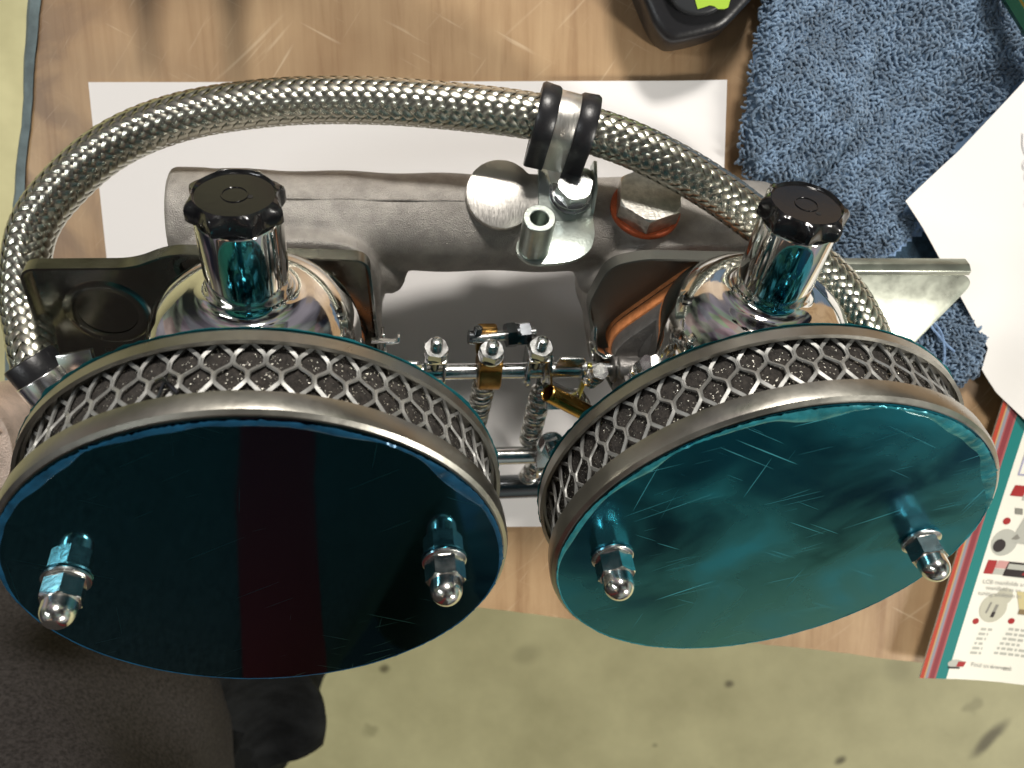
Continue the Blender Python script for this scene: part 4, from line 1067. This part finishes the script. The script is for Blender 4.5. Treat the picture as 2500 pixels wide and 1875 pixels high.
# loose pulled threads
mb = MB()
for ctrl in ([(.2335, .010), (.238, .001), (.247, -.008), (.250, -.020), (.249, -.030)], [(.244, .010), (.242, -.003), (.248, -.012), (.254, -.018)]):
    mb.tube([V(p.x, p.y, towel_z(p.x, p.y) + .003) for p in spline([(x, y, 0) for x, y in ctrl], 8)], .0006, 6)
child_at(mb.build('pulled_thread', 'towel_hem', None), towel)

# ---- note paper on the towel
def p2z(x, y): return .0175 + .004 * math.sin(x * 40) * math.cos(y * 30) + .003 * sstep(.27, .30, x) - .008 * sstep(.005, -.05, y)
mb = MB(); st = .004; vs = []; fs = []
ring = []
for k in range(len(PP)):
    a, b2 = PP[k], PP[(k + 1) % len(PP)]
    for q in range(6): ring.append((a[0] + (b2[0] - a[0]) * q / 6, a[1] + (b2[1] - a[1]) * q / 6))
cxx, cyy = .305, .03; n = len(ring); NR = 10
for s_ in (0, 1):
    for r_ in range(NR + 1):
        f_ = r_ / NR
        for (x, y) in ring:
            xx, yy = cxx + (x - cxx) * f_, cyy + (y - cyy) * f_; vs.append((xx, yy, p2z(xx, yy) - .0003 * s_))
for s_ in (0, 1):
    o_ = s_ * (NR + 1) * n
    for r_ in range(NR):
        for k in range(n):
            q = (o_ + r_ * n + k, o_ + r_ * n + (k + 1) % n, o_ + (r_ + 1) * n + (k + 1) % n, o_ + (r_ + 1) * n + k); fs.append(q if s_ == 0 else q[::-1])
e1 = NR * n; e2 = (NR + 1) * n + NR * n
for k in range(n): fs.append((e1 + k, e1 + (k + 1) % n, e2 + (k + 1) % n, e2 + k))
mb.add(vs, fs); np_ = mb.build('note_paper', 'paper2', None, angle=60)
tag(np_, 'white sheet with a faint pencil scribble, overlapping the blue towel', 'paper')
mb = MB()
for ctrl in ([(.2715, .079), (.2722, .074), (.2735, .071), (.2750, .0685), (.2740, .067), (.2735, .0655), (.2745, .064), (.2752, .0665), (.2758, .064), (.2752, .061), (.2760, .0585), (.2766, .061), (.2770, .057), (.2765, .054), (.2775, .051), (.277, .048)],
             [(.279, .084), (.2765, .081), (.2775, .079), (.2795, .078), (.2785, .075), (.281, .073)]):
    P = [V(p.x, p.y, p2z(p.x, p.y) + .00045) for p in spline([(x, y, 0) for x, y in ctrl], 6)]
    mb.tube(P, .00016, 5)
mb.build('pencil_scribble', 'pencil_mark', np_)

# ---- catalogue page
cat_o = V(.2514, -.1833, .0); cx_ = V(.2887 - .2514, -.0065 + .1833, 0).normalized()      # page's long edge (up)
cr_ = V(cx_.y, -cx_.x, 0)                                                              # to the right
M['cat_page'] = mat('catalogue_page', (0.80, 0.78, 0.68), 0.6, spec=.25)
for nm, colr in (('cat_orange', (.50, .055, .022)), ('cat_sand', (.55, .36, .15)), ('cat_grey', (.30, .29, .33)), ('cat_crimson', (.27, .035, .045)), ('cat_rose', (.42, .10, .10)), ('cat_teal', (.0, .215, .20)), ('cat_red', (.42, .02, .02)),
                 ('cat_pink', (.70, .36, .33)), ('cat_black', (.03, .02, .02)), ('cat_ink', (.45, .44, .40)), ('cat_lgrey', (.55, .55, .48)), ('cat_cream', (.72, .62, .32)), ('cat_brown', (.28, .20, .10)), ('cat_lilac', (.45, .44, .60)), ('cat_stone', (.62, .60, .47)), ('cat_mid', (.28, .27, .23))):
    M[nm] = mat(nm, tuple(c * .8 for c in colr), 0.6, spec=.25)
bdir = V(.3065 - .2514, -.1883 + .1833, 0).normalized()      # bottom edge direction
def cz(p): return .0105 + .002 * math.sin(p.x * 60)
def cp2(u, v, lift=0.0):
    """u right along the bottom edge, v up along the stripes (metres)"""
    p = cat_o + bdir * u + cx_ * v; return V(p.x, p.y, cz(p) + lift)
def patch(m, poly, lift):
    m.add([cp2(u, v, lift) for u, v in poly], [tuple(range(len(poly)))])
mb = MB(); nu, nv = 14, 24; vs = []; fs = []
for s_ in (0, 1):
    for j in range(nv + 1):
        for i in range(nu + 1): vs.append(cp2(.14 * i / nu, .20 * j / nv, -.0010 * s_))
n1 = (nu + 1) * (nv + 1)
for j in range(nv):
    for i in range(nu):
        a = j * (nu + 1) + i; fs.append((a, a + 1, a + nu + 2, a + nu + 1)); fs.append((n1 + a, n1 + a + nu + 1, n1 + a + nu + 2, n1 + a + 1))
ringi = [i for i in range(nu + 1)] + [j * (nu + 1) + nu for j in range(1, nv + 1)] + [nv * (nu + 1) + i for i in range(nu - 1, -1, -1)] + [j * (nu + 1) for j in range(nv - 1, 0, -1)]
for k in range(len(ringi)):
    a, b2 = ringi[k], ringi[(k + 1) % len(ringi)]; fs.append((a, n1 + a, n1 + b2, b2))
mb.add(vs, fs); catal = mb.build('catalogue', 'cat_page', None, angle=60)
tag(catal, 'printed parts catalogue with teal and red striped border at the bench corner', 'catalogue')
def printed(name, mt, polys, lift):
    if name == 'logo_bar' and len(polys) > 1:
        for p in polys: printed(name, mt, [p], lift)
        return
    m = MB()
    for p in polys: patch(m, p, lift)
    return m.build(name, mt, catal, smooth=False)
def vstrip(u0, u1): return [[(u0, .2 * k / 24), (u1, .2 * k / 24), (u1, .2 * (k + 1) / 24), (u0, .2 * (k + 1) / 24)] for k in range(24)]
for nm, u0, u1 in (('cat_orange', 0, .0020), ('cat_sand', .0020, .0027), ('cat_grey', .0027, .0042), ('cat_rose', .0042, .0049), ('cat_crimson', .0049, .0074), ('cat_rose', .0074, .0083), ('cat_teal', .0083, .0140)):
    printed('printed_stripe', nm, vstrip(u0, u1), .00012)
def disc(u, v, ru, rv=None, n=20): return [(u + ru * math.cos(2 * PI * k / n), v + (rv or ru) * math.sin(2 * PI * k / n)) for k in range(n)]
def par(u, v, w_, h_, sh=0.0): return [(u, v), (u + w_, v), (u + w_ + sh, v + h_), (u + sh, v + h_)]
U0 = .0140
printed('logo_car', 'cat_lgrey', [disc(.0165, .0085, .0042, .0022)], .0002); printed('logo_car', 'cat_red', [par(.0170, .0070, .0040, .0028, .0006)], .00026); printed('logo_car', 'cat_black', [par(.0130, .0058, .0062, .0010)], .00026)
for q_ in ((.0200, .0318, .0016), (.0372, .0335, .0016), (.0195, .0850, .0018)): printed('red_bullet', 'cat_red', [disc(*q_)], .0002)
printed('product_picture', 'cat_stone', [disc(.0265, .0395, .0066, .0078), disc(.0300, .0460, .0040, .0045)], .0002)
printed('product_picture', 'cat_black', [par(.0262, .0345, .0018, .0030, .0004)], .00026); printed('product_picture', 'cat_mid', [par(.0266, .0375, .0016, .0040, .0006), par(.0232, .0365, .0010, .0060, .001)], .00026)
printed('product_picture', 'cat_cream', [par(.0390, .0400, .030, .0095, -.004)], .0002); printed('product_picture', 'cat_brown', [par(.0390, .0375, .030, .0028, .0)], .00026)
printed('product_picture', 'cat_lgrey', [disc(.0215, .0740, .0062, .0070), par(.0240, .0745, .040, .0170, .004)], .0002)
printed('product_picture', 'cat_black', [disc(.0196, .0722, .0030, .0034)], .0003); printed('product_picture', 'cat_mid', [par(.0242, .0760, .010, .0030, .002), par(.0222, .0890, .0036, .0030, -.0008)], .0003)
printed('logo_bar', 'cat_red', [par(.0162, .0572, .0046, .0072, .0004), par(.0170, .0980, .0060, .0055, .001)], .0002)
printed('logo_bar', 'cat_pink', [par(.0208, .0605, .0055, .0040, .001), par(.0230, .0990, .0055, .0045, .001), par(.0285, .0968, .030, .0062)], .0002)
printed('logo_bar', 'cat_lgrey', [par(.0206, .0572, .0050, .0030, .0004), par(.0232, .0962, .0050, .0026, .0)], .0002)
printed('logo_bar', 'cat_black', [par(.0258, .0568, .0160, .0076, .0008)], .0002)
printed('logo_bar', 'cat_lgrey', [par(.0268, .0606, .0142, .0028, .0004)], .0003); printed('logo_bar', 'cat_red', [par(.0284, .0582, .0122, .0022, .0002)], .0003)
# framed panel at the top
for k, (mt, a, b2) in enumerate((('cat_lilac', .0175, .0008), ('cat_lgrey', .0205, .0008))):
    printed('panel_frame', mt, [par(a, .1085 + .003 * k, b2, .085), par(a, .1085 + .003 * k, .06, b2)], .0002)
# lines of print
def cat_text(txt, u, v, size, mt='cat_ink', bold=0.0):
    p = cp2(u, v, .0003); z = V(0, 0, 1)
    ya = V(-bdir.y, bdir.x, 0)
    mtx = Matrix(((bdir.x, ya.x, 0, p.x), (bdir.y, ya.y, 0, p.y), (0, 0, 1, p.z), (0, 0, 0, 1)))
    text_mesh(txt, size, mt, catal, mtx, 0, bold)
cat_text('Find us /', .0245, .0075, .0032, 'cat_ink'); cat_text('www.', .0345, .0070, .0034, 'cat_ink'); cat_text('minisport', .0412, .0068, .0036, 'cat_mid', .00006); cat_text('.com', .0550, .0066, .0034, 'cat_ink')
cat_text('LCB manifolds and performance', .0172, .0522, .0030); cat_text('manifold as used in our Mega', .0200, .0490, .0030); cat_text('tuning addition to any Mini.  Full', .0168, .0460, .0030)
ln = random.Random(5)
def greek(u, v, w_, h_=.0013, sh=0):
    out = []; x = u
    while x < u + w_:
        l = ln.uniform(.0016, .0042); l = min(l, u + w_ - x)
        out.append(par(x, v, max(.0006, l - .0005), h_)); x += l + .0004
    return out
polys = []
for k in range(6): polys += greek(.0238 - .0003 * k, .0272 - .0026 * k, (.0062, .0052, .0052, .0046, .0050, .0060)[k])
for k in range(6): polys += greek(.0372 - .0006 * k, .0285 - .0027 * k, (.030, .030, .030, .010, .016, .030)[k])
printed('lines_of_print', 'cat_lgrey', polys, .0002)

# ---- black tool with lime label
tool = empty('black_tool', (.13, .15, 0)); tag(tool, 'black rounded tool case with lime green label at the top edge', 'tool case')
mb = MB(); out = rpoly([(.090, .230), (.0985, .150), (.1105, .1235), (.1168, .1180), (.1231, .1186), (.1337, .1210), (.1407, .1235), (.1600, .1440), (.170, .230)], .006, 5)
mb.prism(out, (0, 0, 0), (1, 0, 0), (0, 1, 0), .0005, .026); child_at(mb.build('case', 'rubber', None, bevel=.004, segs=3), tool)
M['grey_pl'] = mat('dark_grey_plastic', (.018, .02, .023), .45); M['lime'] = mat('lime_label', (.33, .52, .03), .6)
mb = MB(); out = rpoly([(.108, .230), (.1130, .140), (.1186, .1300), (.1254, .1275), (.1340, .1280), (.1400, .133), (.146, .150), (.150, .230)], .007, 5)
mb.prism(out, (0, 0, 0), (1, 0, 0), (0, 1, 0), .0255, .0300); child_at(mb.build('raised_panel', 'grey_pl', None, bevel=.0015, segs=3), tool)
mb = MB(); mb.prism([(.1245, .19), (.1262, .1340), (.1276, .1298), (.1300, .1304), (.1325, .1312), (.1345, .1308), (.1360, .1297), (.1385, .1296), (.1402, .1302), (.1412, .1340), (.142, .19)], (0, 0, 0), (1, 0, 0), (0, 1, 0), .0299, .0304)
child_at(mb.build('lime_label', 'lime', None, smooth=False), tool)

# ---- green pencil in the corner
M['pencil_green'] = mat('green_lacquer', (.015, .085, .05), .25, 0, coat=.5); M['pencil_gold'] = mat('gold_print', (.45, .30, .06), .3, 1); M['wood_raw'] = mat('cedar', (.5, .33, .18), .7)
pen = empty('green_pencil', (.259, .134, 0.02)); tag(pen, 'dark green hexagonal pencil with gold stripe lying on the towel corner', 'pencil')
pa, pb = V(.2560, .1400, .0235), V(.330, .023 + .01, .0290); pd = (pb - pa).normalized()
mb = MB(); add_hex(mb, pa, pd, .0066, .12, .2, ch=False); child_at(mb.build('barrel', 'pencil_green', None), pen)
mb = MB(); px_, py_, pz_ = basis(pd)
mb.box(pa + pd * .06 + py_ * -.00 + V(0, 0, .0034), .0010, .116, .0006, pd.cross(V(0, 0, 1)), pd); child_at(mb.build('gold_stripe', 'pencil_gold', None), pen)
mb = MB(); mb.lathe([(.0033, 0), (.0008, -.016), (0, -.017)], pa, pd, 12); child_at(mb.build('point', 'wood_raw', None), pen)

# ---- unseen pronged shape added beyond the frame; it throws the two shadows on the board
mb = MB()
mb.box((-.088, .262, .022), .075, .05, .044)
for (x, l, w_) in ((-.1060, .080, .0085), (-.0665, .090, .0075)):
    mb.tube([(x, .245, .042), (x + .0005, .245 - l * .5, .043), (x, .245 - l, .044)], [w_, w_ * .85, w_ * .3], 12)
M['olive'] = mat('olive_plastic', (.06, .06, .03), .5)
pt = mb.build('shadow_prongs', 'olive', None, bevel=.002)
tag(pt, 'unseen olive two-pronged shape just past the top edge, added to cast the forked shadow', 'shadow caster')

# ---- person standing at the bench, mostly outside the picture
def rings_mesh(rings, n=40, fold=.004, sd=0):
    m = MB(); vs = []; fs = []
    for (cx2, cy2, z, a, b2) in rings:
        for k in range(n):
            t = 2 * PI * k / n; q = 1 + fold / max(a, .02) * noise.noise((math.cos(t) * 3 + sd, math.sin(t) * 3, z * 9 + sd)) * 2.2
            vs.append((cx2 + a * q * math.cos(t), cy2 + b2 * q * math.sin(t), z))
    for i in range(len(rings) - 1):
        for k in range(n): fs.append((i * n + k, i * n + (k + 1) % n, (i + 1) * n + (k + 1) % n, (i + 1) * n + k))
    m.add(vs, fs); return m
per = empty('person', (-.25, -.34, -.8)); tag(per, 'person in dark grey jacket and dark trousers standing at the bench corner', 'person')
# body: one continuous skin-modifier figure
def skin_body():
    J = [((-.25, -.335, .16), .11), ((-.25, -.335, .40), .12), ((-.25, -.345, .58), .11), ((-.25, -.350, .68), .055), ((-.25, -.335, .76), .075), ((-.25, -.33, .86), .085), ((-.25, -.335, .93), .055),
         ((-.42, -.35, .58), .055), ((-.49, -.40, .30), .042), ((-.50, -.46, .08), .033), ((-.50, -.47, .0), .028),
         ((-.08, -.35, .58), .055), ((-.01, -.42, .30), .042), ((.02, -.52, .10), .033), ((.03, -.54, .03), .028),
         ((-.36, -.33, .0), .075), ((-.385, -.345, -.35), .052), ((-.385, -.36, -.74), .038), ((-.38, -.26, -.775), .03),
         ((-.25, -.35, .0), .075), ((-.245, -.40, -.35), .052), ((-.245, -.44, -.74), .038), ((-.24, -.34, -.775), .03)]
    E = [(0, 1), (1, 2), (2, 3), (3, 4), (4, 5), (5, 6), (2, 7), (7, 8), (8, 9), (9, 10), (2, 11), (11, 12), (12, 13), (13, 14), (0, 15), (15, 16), (16, 17), (17, 18), (0, 19), (19, 20), (20, 21), (21, 22)]
    v0 = [p for p, _ in J]; r0 = [r for _, r in J]
    # fingers
    for wr, sx in ((10, -1), (14, 1)):
        for k in range(5):
            b = Vector(v0[wr]); f1 = b + V((k - 2) * .015, .012 if k else -.0, -.05 if k else -.025); f2 = f1 + V((k - 2) * .004, .012, -.035 if k else -.02)
            i = len(v0); v0 += [tuple(f1), tuple(f2)]; r0 += [.009, .007]; E += [(wr, i), (i, i + 1)]
    me = bpy.data.meshes.new('body'); me.from_pydata(v0, E, []); me.materials.append(M['skin'])
    o = bpy.data.objects.new('body', me); COL.objects.link(o)
    md = o.modifiers.new('skin', 'SKIN'); md.use_smooth_shade = True
    for i, r in enumerate(r0): me.skin_vertices[0].data[i].radius = (r, r)
    me.skin_vertices[0].data[0].use_root = True
    ss = o.modifiers.new('sub', 'SUBSURF'); ss.levels = 1; ss.render_levels = 2
    return o
child_at(skin_body(), per)
tor = [(-.290, -.300, -.115, .140, .138), (-.290, -.298, -.10, .146, .146), (-.285, -.300, -.04, .150, .145), (-.275, -.310, .02, .155, .142), (-.215, -.335, .10, .200, .140), (-.175, -.350, .18, .235, .145), (-.165, -.355, .30, .245, .145), (-.17, -.355, .42, .235, .14), (-.19, -.355, .55, .205, .12), (-.23, -.35, .62, .15, .09), (-.25, -.35, .67, .07, .07)]
child_at(rings_mesh(tor, 64, .006, 2).build('jacket', 'jacket', None, angle=80), per)
for sx, arm in ((-1, [(-.41, -.35, .60), (-.47, -.39, .38), (-.49, -.41, .26), (-.498, -.45, .12), (-.50, -.467, .04)]), (1, [(-.09, -.35, .60), (-.03, -.40, .38), (-.005, -.44, .26), (.016, -.50, .14), (.026, -.535, .06)])):
    mb = MB(); mb.tube(spline(arm, 6), [.078 - .036 * k / 24 for k in range(25)], 20); child_at(mb.build('sleeve', 'jacket', None, angle=80), per)
# red shirt showing in the open jacket
mb = MB(); vs = []; fs = []
for k in range(20):
    z = .07 + .50 * k / 19
    for i in range(len(tor) - 1):
        if tor[i][2] <= z <= tor[i + 1][2]:
            f_ = (z - tor[i][2]) / (tor[i + 1][2] - tor[i][2]); q0 = [tor[i][m_] * (1 - f_) + tor[i + 1][m_] * f_ for m_ in range(5)]
    for q in range(7):
        x = -.036 + .17 * (z - .2) + (q - 3) / 3 * .018
        s2 = max(0.05, 1 - ((x - q0[0]) / q0[3]) ** 2); vs.append((x, q0[1] + q0[4] * math.sqrt(s2) + .008, z))
for k in range(19):
    for q in range(6): fs.append((k * 7 + q, k * 7 + q + 1, k * 7 + 8 + q, k * 7 + 7 + q))
mb.add(vs, fs); child_at(mb.build('red_shirt_front', 'red_cloth', None, angle=80), per)
# trousers
for cx2, cy2, dy in ((-.385, -.33, -.03), (-.245, -.36, -.08)):
    rg = [(cx2, cy2 + dy * t, .02 - .775 * t, .098 - .03 * t, .102 - .03 * t) for t in [k / 14 for k in range(15)]]
    child_at(rings_mesh(rg, 36, .012, cx2 * 9).build('trouser_leg', 'denim', None, angle=80), per)
    mb = MB(); mb.tube([(cx2, cy2 + dy - .05, -.765), (cx2, cy2 + dy + .02, -.755), (cx2 + .005, cy2 + dy + .11, -.77), (cx2 + .008, cy2 + dy + .18, -.778)], [.034, .045, .042, .02], 16); child_at(mb.build('shoe', 'shoe', None), per)
# hanging tail of the dark lining below the jacket hem
mb = MB(); vs = []; fs = []; nu, nv = 14, 12
for j in range(nv + 1):
    for i in range(nu + 1):
        u, v = i / nu, j / nv
        A, B, Cc, D = V(-.190, -.215, -.06), V(-.0985, -.262, -.135), V(-.190, -.400, -.19), V(-.1100, -.3522, -.190)
        if u > .8: pass
        p = A * (1 - u) * (1 - v) + B * u * (1 - v) + Cc * (1 - u) * v + D * u * v
        p.x += .006 * u * math.sin(PI * v); p.z += .008 * math.sin(u * 7 + v * 2) - .008 * math.sin(v * 3)
        vs.append(p)
for j in range(nv):
    for i in range(nu): a = j * (nu + 1) + i; fs.append((a, a + 1, a + nu + 2, a + nu + 1))
mb.add(vs, fs); tl_o = mb.build('jacket_tail', 'denim', None, angle=80); so = tl_o.modifiers.new('thick', 'SOLIDIFY'); so.thickness = .004; child_at(tl_o, per)
mb = MB(); mb.lathe([(.062, -.03), (.088, 0), (.090, .04), (.075, .085), (.03, .11), (0, .115)], (-.25, -.342, .83), (0, 0, 1), 32); child_at(mb.build('hair', 'hair', None), per)
